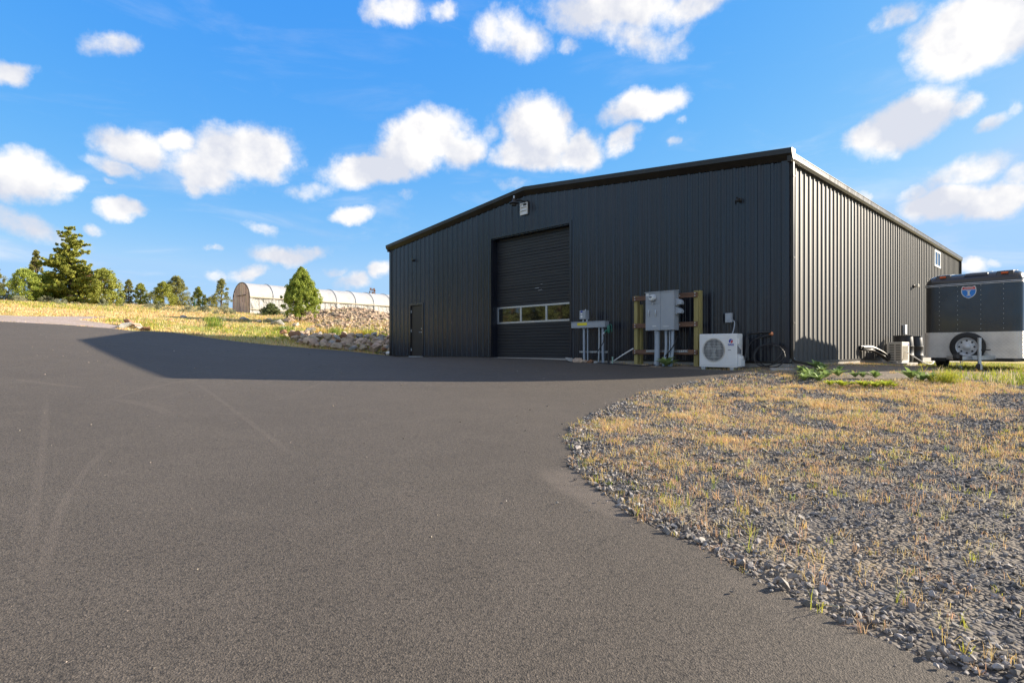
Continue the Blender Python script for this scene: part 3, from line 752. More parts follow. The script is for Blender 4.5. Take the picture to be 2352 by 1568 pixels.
# rake trim: slanting soffit face and upright upper face
prof_low = [(-.036, -.145), (-.135, -.012), (-.145, .0), (0, .0)]
prof_up = [(-.148, .003), (-.16, .115), (-.155, .125), (.05, .125), (.05, .003)]
low = MB(); up = MB()
for xa, xb in ((-W-.16, -W/2), (-W/2, .14)):
    za = gable(xa)+.06 if xa > -W else EAVE+.045; zb = gable(min(xb, 0))+.06 if xb < 0 else EAVE+.045
    low.extr(prof_low, (xa, 0, za), (xb, 0, zb), (0, 1, 0)); up.extr(prof_up, (xa, 0, za), (xb, 0, zb), (0, 1, 0))
low.build('rake_soffit', MAT['trim'], BL); up.build('rake_trim', MAT['rake'], BL)  # soffit brown carries the warm ground reflection, upper face kept grey blue
g = MB(); g.extr([(.02, -.12), (.10, -.12), (.135, -.06), (.14, .045), (.15, .05), (.15, .065), (.02, .065)], (0, -.11, EAVE), (0, LB+.1, EAVE), (1, 0, 0))
g.build('gutter', MAT['gut'], BL)
g = MB(); g.extr([(-.02, -.12), (-.10, -.12), (-.14, .05), (-.02, .065)], (-W, -.11, EAVE), (-W, LB+.1, EAVE), (1, 0, 0)); g.build('gutter', MAT['gut'], BL)
c = MB(); c.box(-.13, .042, -.042, .0, .0, EAVE-.06); c.box(.0, .042, 0, .11, .0, EAVE-.12); c.build('corner_trim', MAT['wall'], BL)
c = MB(); c.box(-W-.042, -W+.11, -.042, 0, .0, EAVE-.06); c.build('corner_trim', MAT['wall'], BL)
c = MB(); c.box(0, .042, LB-.11, LB, .0, EAVE-.12); c.build('corner_trim', MAT['trim'], BL)
b_ = MB(); b_.box(-.004, .05, .11, LB, -.02, .03)
for a, b in ((-W, ED[0]-.06), (ED[1]+.06, GD[0]-.1), (GD[1]+.1, -.12)): b_.box(a, b, -.05, .0, -.02, .03)
b_.build('base_flashing', MAT['gut'], BL)
f_ = MB(); f_.box(-W+.02, -.0, .03, LB-.02, -.5, -.02); f_.box(-W+.0, .03, -.03, .03, -.5, -.021); f_.box(0, .03, .03, LB, -.5, -.021); f_.build('foundation', MAT['conc'], BL)
# corner downspout with its kick-out
d_ = MB(); d_.box(.05, .115, .005, .085, .20, EAVE-.10); d_.build('downspout', MAT['gut'], BL, bevel=.008)
d_ = MB(); prev = [(.05, .20), (.115, .20)]
ring = lambda x, z, a: [(x-.0325*math.cos(a), yy, z-.0325*math.sin(a)) if s_ < 0 else (x+.0325*math.cos(a), yy, z+.0325*math.sin(a)) for s_, yy in ((-1, .005), (1, .005), (1, .085), (-1, .085))]
d_.loft([ring(.0825, .21, 0), ring(.085, .12, .25), ring(.12, .05, .8), ring(.18, .02, 1.25), ring(.62, -.06, 1.38)]); dk = d_.build('downspout_elbow', MAT['gut'], BL)
for z in (EAVE-.45, 2.4, .9):
    st = MB(); st.box(.045, .122, -.004, .094, z, z+.04); st.build('downspout_strap', MAT['trim'], BL)
d_ = MB(); d_.box(.05, .12, LB-.1, LB-.01, .1, EAVE-.1); d_.build('downspout', MAT['gut'], BL)

# garage door
jd = .23
j = MB(); x0, x1, zt = GD
j.box(x0-.002, x0+.03, 0, jd+.12, 0, zt-.03); j.box(x1-.03, x1+.002, 0, jd+.12, 0, zt-.03); j.box(x0-.002, x1+.002, 0, jd+.12, zt-.03, zt+.002)
j.box(x0-.09, x0-.002, -.045, 0, 0, zt+.08); j.box(x1+.002, x1+.09, -.045, 0, 0, zt+.08); j.box(x0-.002, x1+.002, -.045, 0, zt+.002, zt+.08)
j.build('door_jamb', MAT['wall'], BL)
dm = MB(); secs = 7; sh = (zt-.03)/secs
for i in range(secs):
    if i == 2: continue
    zb = i*sh+.004; zz = (i+1)*sh-.004
    prof = [(.06, zb), (.006, zb)]
    gr = (0.0, .105, .2, .3, .395, .5) if i > 2 else (0., .10, .2, .3, .4, .5)
    for q in gr:
        a = zb+q+.008
        prof += [(0, a), (0, zb+min(q+.088, sh-.012)), (.014, zb+min(q+.094, sh-.010)), (.014, zb+min(q+.100, sh-.006))] if q < .48 else [(0, a), (0, zz-.003)]
    prof += [(.006, zz), (.06, zz)]
    dm.extr(prof, (x0+.031, jd, 0), (x1-.031, jd, 0), (0, 1, 0))
dm.box(x0+.031, x1-.031, jd+.062, jd+.11, 0, zt-.031)
door = dm.build('garage_door', MAT['gdoor'], BL)
fr = MB(); zb = 2*sh; zz = 3*sh; xs = [x0+.033, x0+.033+(x1-x0-.066)/3, x0+.033+2*(x1-x0-.066)/3, x1-.033]
fr.box(xs[0], xs[3], jd-.006, jd+.05, zb+.002, zb+.065); fr.box(xs[0], xs[3], jd-.006, jd+.05, zz-.062, zz-.002)
for i, xx in enumerate(xs):
    a = (xx, xx+.06) if i == 0 else (xx-.06, xx) if i == 3 else (xx-.04, xx+.04)
    fr.box(a[0], a[1], jd-.006, jd+.05, zb+.065, zz-.062)
fr.build('window_frame', MAT['alu'], door, bevel=.004)
for i in range(3):
    pa = MB(); pa.box(xs[i]+.03, xs[i+1]-.03, jd+.012, jd+.03, zb+.05, zz-.05); pa.build('window_pane', MAT['glass'], door)
s_ = MB(); s_.box(x0+.031, x1-.031, jd-.02, jd+.05, -.02, .012); s_.box(x0, x1, -.10, jd+.0, -.1, .004); s_.build('door_sill', MAT['conc'], BL)
# worn paint scuffs from the lifting handle
for (a, b, w_, h_) in ((-.12, .0, .20, .012), (-.02, -.085, .10, .010), (.08, .12, .12, .007), (.07, -.07, .07, .016)):
    cx, cz = (x0+x1)/2+.30+a, 2.36+b; sc_ = MB(); sc_.add([(cx-w_/2, jd-.0025, cz-h_*.3), (cx+w_/2, jd-.0025, cz-h_*.1), (cx+w_*.35, jd-.0025, cz+h_*.6), (cx-w_*.4, jd-.0025, cz+h_*.4)], [(0, 1, 2, 3)]); sc_.build('paint_scuff', MAT['lbl'], door, fix=False)

# entry door
x0, x1, zt = ED
f_ = MB(); f_.box(x0-.05, x0+.045, -.05, .12, 0, zt-.045); f_.box(x1-.045, x1+.05, -.05, .12, 0, zt-.045); f_.box(x0-.05, x1+.05, -.05, .12, zt-.045, zt+.05)
f_.build('door_frame', MAT['wall'], BL, bevel=.004)
l_ = MB(); l_.box(x0+.048, x1-.048, .0, .045, .012, zt-.048); ent = l_.build('entry_door', MAT['door'], BL, bevel=.004)
for z in (.28, 1.08, 1.88):
    hng = MB(); hng.tube([(x0+.047, -.012, z-.055), (x0+.047, -.012, z+.055)], .013, 8); hng.box(x0+.047, x0+.085, -.006, -.001, z-.05, z+.05); hng.build('hinge', MAT['galv'], ent)
h_ = MB(); hx = x1-.12
ry = Matrix.Rotation(PI/2, 4, 'X')
h_.lathe([(.034, 0), (.034, .02), (.012, .022), (.012, .05)], 16, Matrix.Translation((hx, 0, 1.0)) @ ry)
h_.tube([(hx, -.045, 1.0), (hx-.05, -.05, 1.002), (hx-.13, -.05, .995)], .011, 8); h_.build('handle', MAT['galv'], ent, 40)
h_ = MB(); h_.lathe([(.03, 0), (.03, .018), (.018, .026)], 16, Matrix.Translation((hx, 0, 1.14)) @ ry); h_.build('deadbolt', MAT['galv'], ent, 40)
h_ = MB(); h_.box(x0-.02, x1+.02, -.09, .0, -.06, .012); h_.build('threshold', MAT['galv'], BL)
# side window
wy = S(2151, 0); wz0, wz1 = 3.80, 4.50
w_ = MB(); w_.box(.0, .05, wy-.62, wy-.53, wz0, wz1); w_.box(.0, .05, wy+.53, wy+.62, wz0, wz1); w_.box(.0, .05, wy-.53, wy+.53, wz0, wz0+.08); w_.box(.0, .05, wy-.53, wy+.53, wz1-.08, wz1); w_.box(.0, .046, wy-.03, wy+.03, wz0+.08, wz1-.08)
win = w_.build('side_window', MAT['white'], BL)
w_ = MB(); w_.box(.0, .037, wy-.53, wy+.53, wz0+.08, wz1-.08); w_.build('window_pane', MAT['glass'], win)

# ================================================================== fittings on the building
def on_front(name, label, cat, px, n, z, group=None):
    return thing(name, label, cat, P(T(px, 0), n, z), BROT, group)
# lamp under the ridge
t_ = T(1206, .0); zl = ZF(463, t_, .3)
L = thing('wall_lamp', 'black bell shaped lamp on an arm under the gable peak', 'lamp', P(t_, 0, zl), BROT)
a_ = MB(); a_.box(-.02, .16, -.07, -.034, -.10, .06); a_.tube(curve([(.06, -.06, .02), (-.02, -.26, .05), (-.06, -.42, .02)]), .03, 8); a_.build('bracket', MAT['black'], L, 40)
a_ = MB(); a_.lathe([(.03, .10), (.06, .08), (.075, .0), (.16, -.05), (.165, -.075), (.10, -.09), (.085, -.15), (.03, -.16)], 20, Matrix.Translation((-.08, -.44, 0))); a_.build('lamp_shade', MAT['black'], L, 40)
a_ = MB(); a_.lathe([(.028, .10), (.028, .18), (.008, .185)], 10, Matrix.Translation((-.08, -.44, 0))); a_.build('sensor', MAT['galv'], L, 40)
V_ = thing('louvre_vent', 'small white louvred vent right below the gable lamp', 'vent', P(T(1206, 0), 0, ZF(494, t_, 0)), BROT)
a_ = MB(); a_.box(-.17, -.145, -.075, -.034, 0, .40); a_.box(.145, .17, -.075, -.034, 0, .40); a_.box(-.145, .145, -.075, -.034, 0, .025); a_.box(-.145, .145, -.075, -.034, .375, .40); a_.build('frame', MAT['white'], V_)
a_ = MB()
for i in range(3): a_.obox((0, -.055, .083+.117*i), (.288, .012, .122), (-.28, 0, 0))
a_.build('slat', MAT['white'], V_)
def cam_box(name, label, px, py):
    t2 = T(px, 0); o = thing(name, label, 'camera', P(t2, 0, ZF(py, t2, 0)), BROT)
    q = MB(); q.lathe([(.055, 0), (.055, .03), (.045, .036)], 16, Matrix.Translation((0, -.034, 0)) @ ry); q.build('mount', MAT['black'], o, 40)
    q = MB(); q.lathe([(.045, 0), (.047, .05), (.036, .085), (.012, .10)], 16, Matrix.Translation((-.02, -.065, -.0)) @ Matrix.Rotation(PI*.62, 4, 'X')); q.build('housing', MAT['black'], o, 40)
    q = MB(); q.lathe([(.02, 0), (.02, .004)], 12, Matrix.Translation((-.02, -.155, .038)) @ Matrix.Rotation(PI*.62, 4, 'X')); q.build('lens', MAT['glass'], o)
cam_box('security_camera', 'small black camera high above the entry door', 954, 598)
cam_box('security_camera', 'small black camera high on the front wall near the right corner', 1701, 460)
s2 = S(2099, .05); o = thing('wall_sensor', 'pale grey sensor sticking out of the sunlit ribbed side wall', 'sensor', PS(s2, .033, ZS(658, s2, 0)), BROT)
q = MB(); q.lathe([(.06, 0), (.06, .04), (.03, .05), (.03, .10)], 14, Matrix.Rotation(PI/2, 4, 'Y')); q.build('mount', MAT['dark'], o, 40)
q = MB(); q.obox((.13, -.02, .02), (.10, .12, .12)); q.build('housing', MAT['cream'], o, bevel=.015)

# ---- electrical trough on its pipe legs
n0 = .55; ta, tb = T(1312, n0), T(1389, n0); tm = (ta+tb)/2; hw = (ta-tb)/2
zt0 = ZF(752.5, tm, n0); zt1 = ZF(739, tm, n0); gb = g1(*P(tm, n0)[:2])
E = thing('electrical_trough', 'grey wiring trough with a yellow label on four pipe legs', 'utility box', P(tm, n0, gb), BROT)
z0, z1 = zt0-gb, zt1-gb
q = MB(); q.box(-hw, hw, 0, .20, z0, z1); q.build('trough', MAT['boxgrey'], E, bevel=.006)
q = MB(); q.box(-hw-.008, hw+.008, -.010, .205, z1+.001, z1+.014); q.build('lid', MAT['boxgrey'], E)
q = MB(); q.box(-hw+.235, -hw+.60, -.004, -.0005, z0+.07, z1-.022); q.build('yellow_label', MAT['yellow'], E)
for px, rr, bend, m_ in ((1347, .034, 0, 'pvc'), (1357, .017, 0, 'pvc'), (1380-.5, .022, -.04, 'dark'), (1386-1, .036, 0, 'pvc')):
    pass
for fx, rr, bend, m_ in ((.33, .036, .01, 'pvc'), (.44, .019, 0, 'pvc'), (.78, .024, -.03, 'galv'), (.885, .036, .012, 'pvc')):
    xx = -hw+2*hw*fx; q = MB(); q.tube(curve([(xx, .10, z0), (xx, .10, z0*.55), (xx+bend*.4, .10, z0*.2), (xx+bend, .10, -.08)]), rr, 12); q.lathe([(rr*1.25, 0), (rr*1.25, .03)], 12, Matrix.Translation((xx, .10, z0-.032))); q.build('conduit', MAT[m_], E, 40)
q = MB(); zs = ZF(808, tm, n0)-gb
for i in range(16):
    xa = -hw+.20+i*(2*hw-.18)/16; q.box(xa, xa+.05, .145, .165, zs-.022, zs+.022)
q.box(-hw+.19, hw+.03, .148, .16, zs+.016, zs+.026); q.box(-hw+.19, hw+.03, .148, .16, zs-.026, zs-.016)
q.build('strut_channel', MAT['galv'], E)
bx = -hw+.43
B2 = thing('switch_box', 'small grey switch box with blue and white stickers above the trough', 'switch box', P(tm-bx, n0-.02, gb+z1+.014), BROT)
for xx in (-.05, .09): q = MB(); q.tube([(xx, .08, 0), (xx, .08, .075)], .018, 10); q.lathe([(.028, 0), (.028, .025)], 8, Matrix.Translation((xx, .08, .0))); q.build('nipple', MAT['galv'], B2, 40)
q = MB(); q.box(-.13, .10, 0, .17, .07, .33); q.build('case', MAT['boxgrey'], B2, bevel=.008)
q = MB(); q.box(-.085, -.015, -.003, .0, .27, .315); q.build('blue_sticker', MAT['blue'], B2)
q = MB(); q.add([(-.085, -.003, .255), (-.02, -.003, .255), (-.02, -.003, .225), (-.052, -.003, .195), (-.085, -.003, .225)], [(4, 3, 2, 1, 0)]); q.box(-.085, -.015, -.003, 0, .11, .18); q.build('white_sticker', MAT['lbl'], B2)
q = MB(); q.tube([(.06, .05, .33), (.06, .05, .36)], .02, 10); q.build('knob', MAT['galv'], B2)

# ---- yard hydrant and hose
n1_ = .62; th = T(1398, n1_); gb2 = g1(*P(th, n1_)[:2]); zh = ZF(754, th, n1_)-gb2
H = thing('yard_hydrant', 'green headed water hydrant on a black standpipe beside the trough', 'hydrant', P(th, n1_, gb2), BROT)
q = MB(); q.tube([(0, 0, -.1), (0, 0, zh-.12)], .03, 12); q.build('standpipe', MAT['black'], H, 40)
q = MB(); q.lathe([(.032, -.13), (.04, -.10), (.05, -.02), (.045, .06), (.02, .09)], 14, Matrix.Translation((0, 0, zh))); q.tube(curve([(0, 0, zh-.05), (-.06, -.03, zh-.06), (-.10, -.05, zh-.11)]), .024, 10)
q.build('head', MAT['green'], H, 45)
q = MB(); q.tube(curve([(0, 0, zh+.08), (.05, 0, zh+.11), (.10, 0, zh+.07), (.11, 0, zh-.10)]), .013, 8); q.build('lever', MAT['green'], H, 45)
q = MB(); q.tube([(-.10, -.05, zh-.10), (-.13, -.065, zh-.16)], .02, 10); q.build('nozzle', MAT['galv'], H, 45)
def wp(px, n, py): t2 = T(px, n); return P(t2, n, ZF(py, t2, n))
def gp(px, py, up=.015): x_, y_ = hit(px, py); return (x_, y_, g1(x_, y_)+up)
pa_ = P(th+.13, n1_+.065, gb2+zh-.16)
pts = [pa_, wp(1386, .70, 785), wp(1366, .72, 818), gp(1362, 833, .035), gp(1395, 837.5, .035), gp(1450, 841.5, .035), gp(1490, 843, .04), gp(1512, 838, .04), wp(1528, .62, 818), wp(1548, .62, 792), wp(1560-4, .45, 771)]
q = MB(); q.tube(curve(pts), .013, 8)
tag(q.build('hose', MAT['black'], None, 60), 'thin black hose running from the green hydrant to the meter cabinet', 'hose')
q = MB(); t3 = T(1407, .75); q.tube([P(t3, .75, g1(*P(t3, .75)[:2])-.1), P(t3, .75, ZF(820, t3, .75))], .02, 10); q.tube([P(t3, .75, ZF(821.5, t3, .75)), P(t3, .75, ZF(819, t3, .75))], .026, 10)
tag(q.build('marker_stub', M('pale_green_pipe', (.30, .45, .38), None, 6, .5), None, 40), 'short pale green pipe stub standing right of the hydrant', 'pipe')
q = MB(); q.tube([wp(1455, .42, 800), wp(1430, .55, 815), gp(1404, 833.5, .01)], .017, 8)
tag(q.build('white_conduit', MAT['lbl'], None, 40), 'straight white conduit slanting from the rack down to the ground', 'conduit')

# ---- post and rail rack
nr = .42; tl, tr = T(1460, nr), T(1598, nr); tm = (tl+tr)/2; hw = (tl-tr)/2; gb = g1(*P(tm, nr)[:2])
K = thing('meter_rack', 'timber rack of two treated posts and three brown rails', 'rack', P(tm, nr, gb), BROT)
ztop = 1.78-gb
for sx in (-1, 1):
    q = MB(); q.box(sx*hw-.055, sx*hw+.055, 0, .12, -.2, ztop+(0 if sx > 0 else -.02)); q.build('post', MAT['postwood'], K, bevel=.006)
    q = MB()
    q.box(sx*hw+.057, sx*hw+.095, .05, .17, -.2, ztop+.005) if sx > 0 else q.box(sx*hw+.057, sx*hw+.10, .12, .22, -.2, ztop-.25)
    q.build('post', MAT['postwood'], K)
rails = []
for py in (687, 749, 808.5):
    zc = ZF(py-.5, tl, nr)-gb
    q = MB(); q.box(-hw-.075, hw+.06, -.042, -.002, zc-.062, zc+.062); rl = q.build('rail', MAT['board'], K, bevel=.006)
    for sx in (-1, 1):
        for dz in (-.032, .032):
            q = MB(); q.lathe([(.016, 0), (.016, .006), (.009, .012)], 10, Matrix.Translation((sx*(hw+.0)+.0, -.042, zc+dz)) @ ry); q.build('bolt', MAT['bolt'], rl)
    q = MB(); q.lathe([(.014, 0), (.014, .008)], 10, Matrix.Translation((hw-.42, -.042, zc)) @ ry); q.build('bolt', MAT['bolt'], rl)
    rails.append(zc)
q = MB(); zc = rails[2]+.025
for i in range(20): q.box(-hw+.38+.06*i, -hw+.42+.06*i, -.062, -.043, zc-.02, zc+.02)
q.box(-hw+.36, -hw+1.60, -.058, -.044, zc+.014, zc+.026); q.box(-hw+.36, -hw+1.60, -.058, -.044, zc-.026, zc-.014)
q.build('strut_channel', MAT['galv'], K)

# ---- meter cabinet
nc = .46+.24; ca, cb = T(1482.5, nc), T(1548, nc); cm = (ca+cb)/2; chw = (ca-cb)/2
cz0, cz1 = ZF(758.5, cm, nc), ZF(669, cm, nc)
K2 = thing('meter_cabinet', 'tall grey electric meter cabinet bolted to the timber rack', 'meter cabinet', P(cm, nc, g1(*P(cm, nc)[:2])), BROT)
gb = K2.location.z; z0, z1 = cz0-gb, cz1-gb; sp = -chw+2*chw*.545
q = MB(); q.box(-chw, chw, .012, .235, z0, z1); q.build('case', MAT['boxgrey'], K2, bevel=.006)
q = MB(); q.box(-chw+.004, sp-.004, .0, .0115, z0+.008, z0+(z1-z0)*.685); q.build('left_door', MAT['boxgrey'], K2, bevel=.003)
q = MB(); q.box(-chw+.004, sp-.004, .0, .0115, z0+(z1-z0)*.692, z1-.012); q.build('meter_door', MAT['boxgrey'], K2, bevel=.003)
q = MB(); q.box(sp+.004, chw-.004, -.004, .0115, z0+.008, z1-.012); q.build('right_door', MAT['boxgrey'], K2, bevel=.003)
q = MB(); q.add([(-chw-.012, -.022, z1+.0), (chw+.012, -.022, z1+.0), (chw+.012, .24, z1+.03), (-chw-.012, .24, z1+.03), (-chw-.012, -.022, z1-.02), (chw+.012, -.022, z1-.02), (chw+.012, .24, z1+.001), (-chw-.012, .24, z1+.001)], [(0, 1, 2, 3), (7, 6, 5, 4), (0, 4, 5, 1), (1, 5, 6, 2), (2, 6, 7, 3), (3, 7, 4, 0)]); q.build('rain_hood', MAT['boxgrey'], K2)
mx, mz = -chw+(sp+chw)*.52, z0+(z1-z0)*.835
q = MB(); q.lathe([(.10, 0), (.10, .03), (.085, .04), (.082, .05)], 24, Matrix.Translation((mx, 0, mz)) @ ry); me_ = q.build('meter', MAT['galv'], K2, 40)
q = MB(); q.lathe([(.080, .045), (.078, .10), (.06, .125), (.0001, .13)], 24, Matrix.Translation((mx, 0, mz)) @ ry); q.build('dial_cover', M('meter_face', (.72, .73, .72), (.6, .62, .62), 12, .15), me_, 40)
q = MB(); q.box(mx-.04, mx+.03, -.134, -.128, mz+.005, mz+.035); q.build('display', MAT['dkprint'], me_)
q = MB(); q.box(mx-.018, mx+.018, -.02, 0, mz-.16, mz-.11); q.build('seal', MAT['galv'], K2)
for fx in (.25, .70):
    hx = -chw+(sp+chw)*fx; q = MB(); q.box(hx-.018, hx+.018, -.012, 0, z0+.37, z0+.50); q.tube([(hx, -.02, z0+.39), (hx, -.035, z0+.44), (hx, -.02, z0+.53)], .013, 8); q.build('handle', MAT['alu'], K2, 40)
q = MB(); q.box(-chw+.02, -chw+.10, -.002, .0, z1-.10, z1-.035); q.build('white_sticker', MAT['lbl'], K2)
q = MB(); q.box(sp+.06, sp+.24, -.006, -.004, z0+.085, z0+.115); q.build('name_plate', MAT['alu'], K2)
q = MB()
for i in range(5): q.box(-chw+.21+.024*i, -chw+.228+.024*i, -.003, -.0, z0+.10, z0+.122+.004*(i % 2))
q.build('white_print', MAT['lbl'], K2)
for zz in (z0+.78*(z1-z0)-.16, z0+.40*(z1-z0)):
    q = MB(); q.box(chw+.001, chw+.05, .06, .19, zz, zz+.17); pl = q.build('outlet_box', MAT['boxgrey'], K2, bevel=.006)
    q = MB(); q.extr([(0, 0), (.12, 0), (.125, .05), (.10, .10), (.05, .135), (0, .14)], (chw+.051, .055, zz+.02), (chw+.051, .195, zz+.02), (1, 0, 0)); q.build('outlet_cover', MAT['pvc'], pl, bevel=.008)
for fx, rr, be in ((.335, .070, .0), (.645, .036, -.05), (.77, .021, -.01), (.87, .040, -.03)):
    xx = -chw+2*chw*fx; q = MB(); q.tube(curve([(xx, .12, z0), (xx, .12, z0*.5), (xx+be*.3, .11, z0*.28), (xx+be*1.4, .09, -.08)]), rr, 16); q.lathe([(rr*1.15, 0), (rr*1.15, .05)], 16, Matrix.Translation((xx, .12, z0-.055))); q.build('conduit', MAT['pvc'], K2, 40)

# ---- heat pump condenser
na = .80; aa, ab = T(1606, na), T(1692, na); am = (aa+ab)/2; ahw = (aa-ab)/2; gb = g1(*P(am, na)[:2])
AH = ZF(766.5, am, na)-gb
A = thing('air_conditioner', 'white heat pump unit with one round fan grille by the wall', 'air conditioner', P(am, na, gb), BROT)
q = MB(); q.box(-ahw, ahw, .0, .32, .04, AH); q.build('case', MAT['white'], A, bevel=.018)
for a in (-ahw+.06, ahw-.16): q = MB(); q.box(a, a+.10, -.01, .34, -.03, .04); q.build('foot_bracket', MAT['galv'], A)
fxc, fzc, fr_ = -ahw+.375, .04+(AH-.04)*.515, .275
q = MB(); q.box(-ahw+.05, -ahw+.70, -.006, .001, .09, AH-.07); q.build('front_panel', MAT['white'], A, bevel=.006)
q = MB(); q.lathe([(fr_+.012, -.006), (fr_+.012, .012), (fr_-.004, .012), (fr_-.03, -.004)], 40, Matrix.Translation((fxc, 0, fzc)) @ ry); q.build('fan_shroud', MAT['cream'], A, 40)
q = MB(); q.lathe([(fr_, .0065), (.0001, .0065)], 40, Matrix.Translation((fxc, 0, fzc)) @ ry); q.build('coil', MAT['fin'], A)
fan = MB()
for k in range(3):
    a0 = 2*PI*k/3+.4; pts = []
    for rr, dA, wd in ((.05, 0, .5), (.14, .12, .45), (.22, .2, .52)): pts.append([(fxc+rr*math.cos(a0+dA+s_*wd), -.0085-.002*(s_ > 0), fzc+rr*math.sin(a0+dA+s_*wd)) for s_ in (-1, 1)])
    fan.add([p for r_ in pts for p in r_], [(0, 1, 3, 2), (2, 3, 5, 4)])
fan.lathe([(.06, 0), (.055, .012), (.0001, .013)], 18, Matrix.Translation((fxc, -.004, fzc)) @ ry)
fan.build('fan', M('grey_fan', (.20, .215, .205), None, 8, .5), A, fix=False)
gr = MB()
for k in range(-8, 9):
    xx = k*.031; hh = math.sqrt(max(fr_**2-xx*xx, 0)); gr.box(fxc+xx-.0028, fxc+xx+.0028, -.026, -.021, fzc-hh, fzc+hh)
for k in range(-7, 8, 2):
    zz = k*.034; hh = math.sqrt(max(fr_**2-zz*zz, 0)); gr.box(fxc-hh, fxc+hh, -.021, -.0185, fzc+zz-.0012, fzc+zz+.0012)
gr.build('fan_grille', MAT['white'], A, fix=False)
q = MB(); q.box(-ahw+.725, ahw-.025, -.005, .001, .09, AH-.07); q.build('service_panel', MAT['white'], A, bevel=.004)
lx, lz = ahw-.135, AH-.175
q = MB()
q.add([(lx+.052*math.cos(a), -.0068, lz+.052*math.sin(a)) for a in [R(70+20*i) for i in range(9)]]+[(lx-.005, -.0068, lz-.02), (lx-.005, -.0068, lz+.02), (lx+.02, -.0068, lz+.03)], [tuple(range(12))[::-1]])
q.add([(lx+.052*math.cos(a), -.0068, lz+.052*math.sin(a)) for a in [R(15+15*i) for i in range(5)]]+[(lx+.015, -.0068, lz+.032), (lx+.025, -.0068, lz+.025)], [tuple(range(7))[::-1]])
q.build('logo_blue', MAT['blue'], A, fix=False)
q = MB(); q.add([(lx+.004, -.0068, lz+.018), (lx+.05, -.0068, lz+.012), (lx+.047, -.0068, lz-.02), (lx+.02, -.0068, lz-.048), (lx-.004, -.0068, lz-.05)], [(4, 3, 2, 1, 0)]); q.build('logo_red', MAT['red'], A, fix=False)
text('logo_text', 'GREE', .062, MAT['blue'], A, (lx, -.0072, lz-.085), .0006, 1.0, .002)
q = MB(); q.box(lx-.07, lx-.0, -.0068, -.0055, lz-.215, lz-.203); q.build('print_line', MAT['dkprint'], A)
q = MB(); q.box(ahw+.0, ahw+.03, .03, .14, AH-.25, AH-.12); q.build('cable_cover', MAT['white'], A, bevel=.01)
q = MB(); q.extr([(0, .06), (.075, .07), (.08, .26), (.05, .31), (0, .32)], (ahw, .05, 0), (ahw, .27, 0), (1, 0, 0)); q.build('valve_cover', MAT['white'], A, bevel=.008)
q = MB()
for i in range(4): q.box(ahw+.0005, ahw+.003, .04+.05*i, .07+.05*i, .36, .56-.03*i)
q.build('rating_label', MAT['dkprint'], A)

# ---- disconnect box over the heat pump
td = T(1676, .05); zd = ZF(741, td, .05)
DB = thing('disconnect_box', 'small pale grey disconnect box on the wall above the heat pump', 'switch box', P(td, .034, zd), BROT)
q = MB(); q.box(-.085, .085, -.09, .0, 0, .235); q.build('case', MAT['boxgrey'], DB, bevel=.01)
q = MB(); q.box(-.055, .045, -.0935, -.0905, .07, .18); q.build('label_plate', MAT['pvc'], DB)
q = MB(); q.tube(curve([(.075, -.05, .05), (.13, -.05, .03), (.16, -.10, -.08), (.165, -.2, -.25), (.165, -.32, -.36)]), .014, 8); q.build('flexible_conduit', MAT['boxgrey'], DB, 50)

# ---- refrigerant lines and coiled cable right of the heat pump
tl_ = T(1768, .1); zq = ZF(765, tl_, .1)
q = MB()
q.tube(curve([P(tl_, .0, zq+.02), P(tl_+.05, .08, zq+.02), P(tl_+.35, .22, zq+.0), wp(1716, .5, 775), wp(1715, .55, 800), wp(1711, .6, 822)]), .024, 8)
q.tube(curve([P(tl_, .0, zq-.06), P(tl_+.05, .08, zq-.06), P(tl_+.30, .2, zq-.14), wp(1719, .5, 795), wp(1717, .55, 812), wp(1711, .6, 826)]), .018, 8)
ln = q.build('refrigerant_lines', MAT['black'], None, 60); tag(ln, 'two black insulated pipes arching from the wall hole to the heat pump', 'pipe')
q = MB(); q.lathe([(.06, 0), (.055, .03), (.03, .05)], 12, Matrix.Translation(P(tl_, .0, zq-.015)) @ Matrix.Rotation(BROT, 4, 'Z') @ ry); q.build('copper_collar', MAT['copper'], ln, 40)
tc_ = T(1758, .45); gbc = g1(*P(tc_, .45)[:2])
CO = thing('cable_coil', 'loose coil of black cable leaning on the wall near the corner', 'cable', P(tc_, .45, gbc), BROT)
r_ = random.Random(3)
for k in range(3):
    q = MB(); pts = []; rad = .285+.02*k; ph = r_.random()*.3
    for i in range(37):
        a = 2*PI*i/36+ph; w_ = 1+.09*math.sin(2*a+k*1.3)+.05*math.sin(3*a+k*2.1)
        zz = .30+rad*w_*.88*math.sin(a); pts.append((rad*w_*1.02*math.cos(a)+.02*k, .02*k+.03*math.sin(3*a+k)+zz*.30, zz+.01))
    q.tube(pts, .0125, 7, False); q.build('loop', MAT['black'], CO, 60)
q = MB(); q.tube(curve([(-.29, .08, .26), (-.42, .10, .20), (-.50, .06, .17), (-.56, .02, .22)]), .011, 7); q.build('loose_end', MAT['black'], CO, 60)

# ---- slab and stone by the corner
x_, y_ = hit(1806, 849); sl = MB(); sl.box(-.33, .33, -.13, .14, -.08, .03)
o = sl.build('splash_slab', MAT['conc'], None, bevel=.012); o.location = (x_, y_, g1(x_, y_)); o.rotation_euler = (.02, .01, BROT+.5); tag(o, 'pale concrete slab lying on the ground below the corner downspout', 'slab')

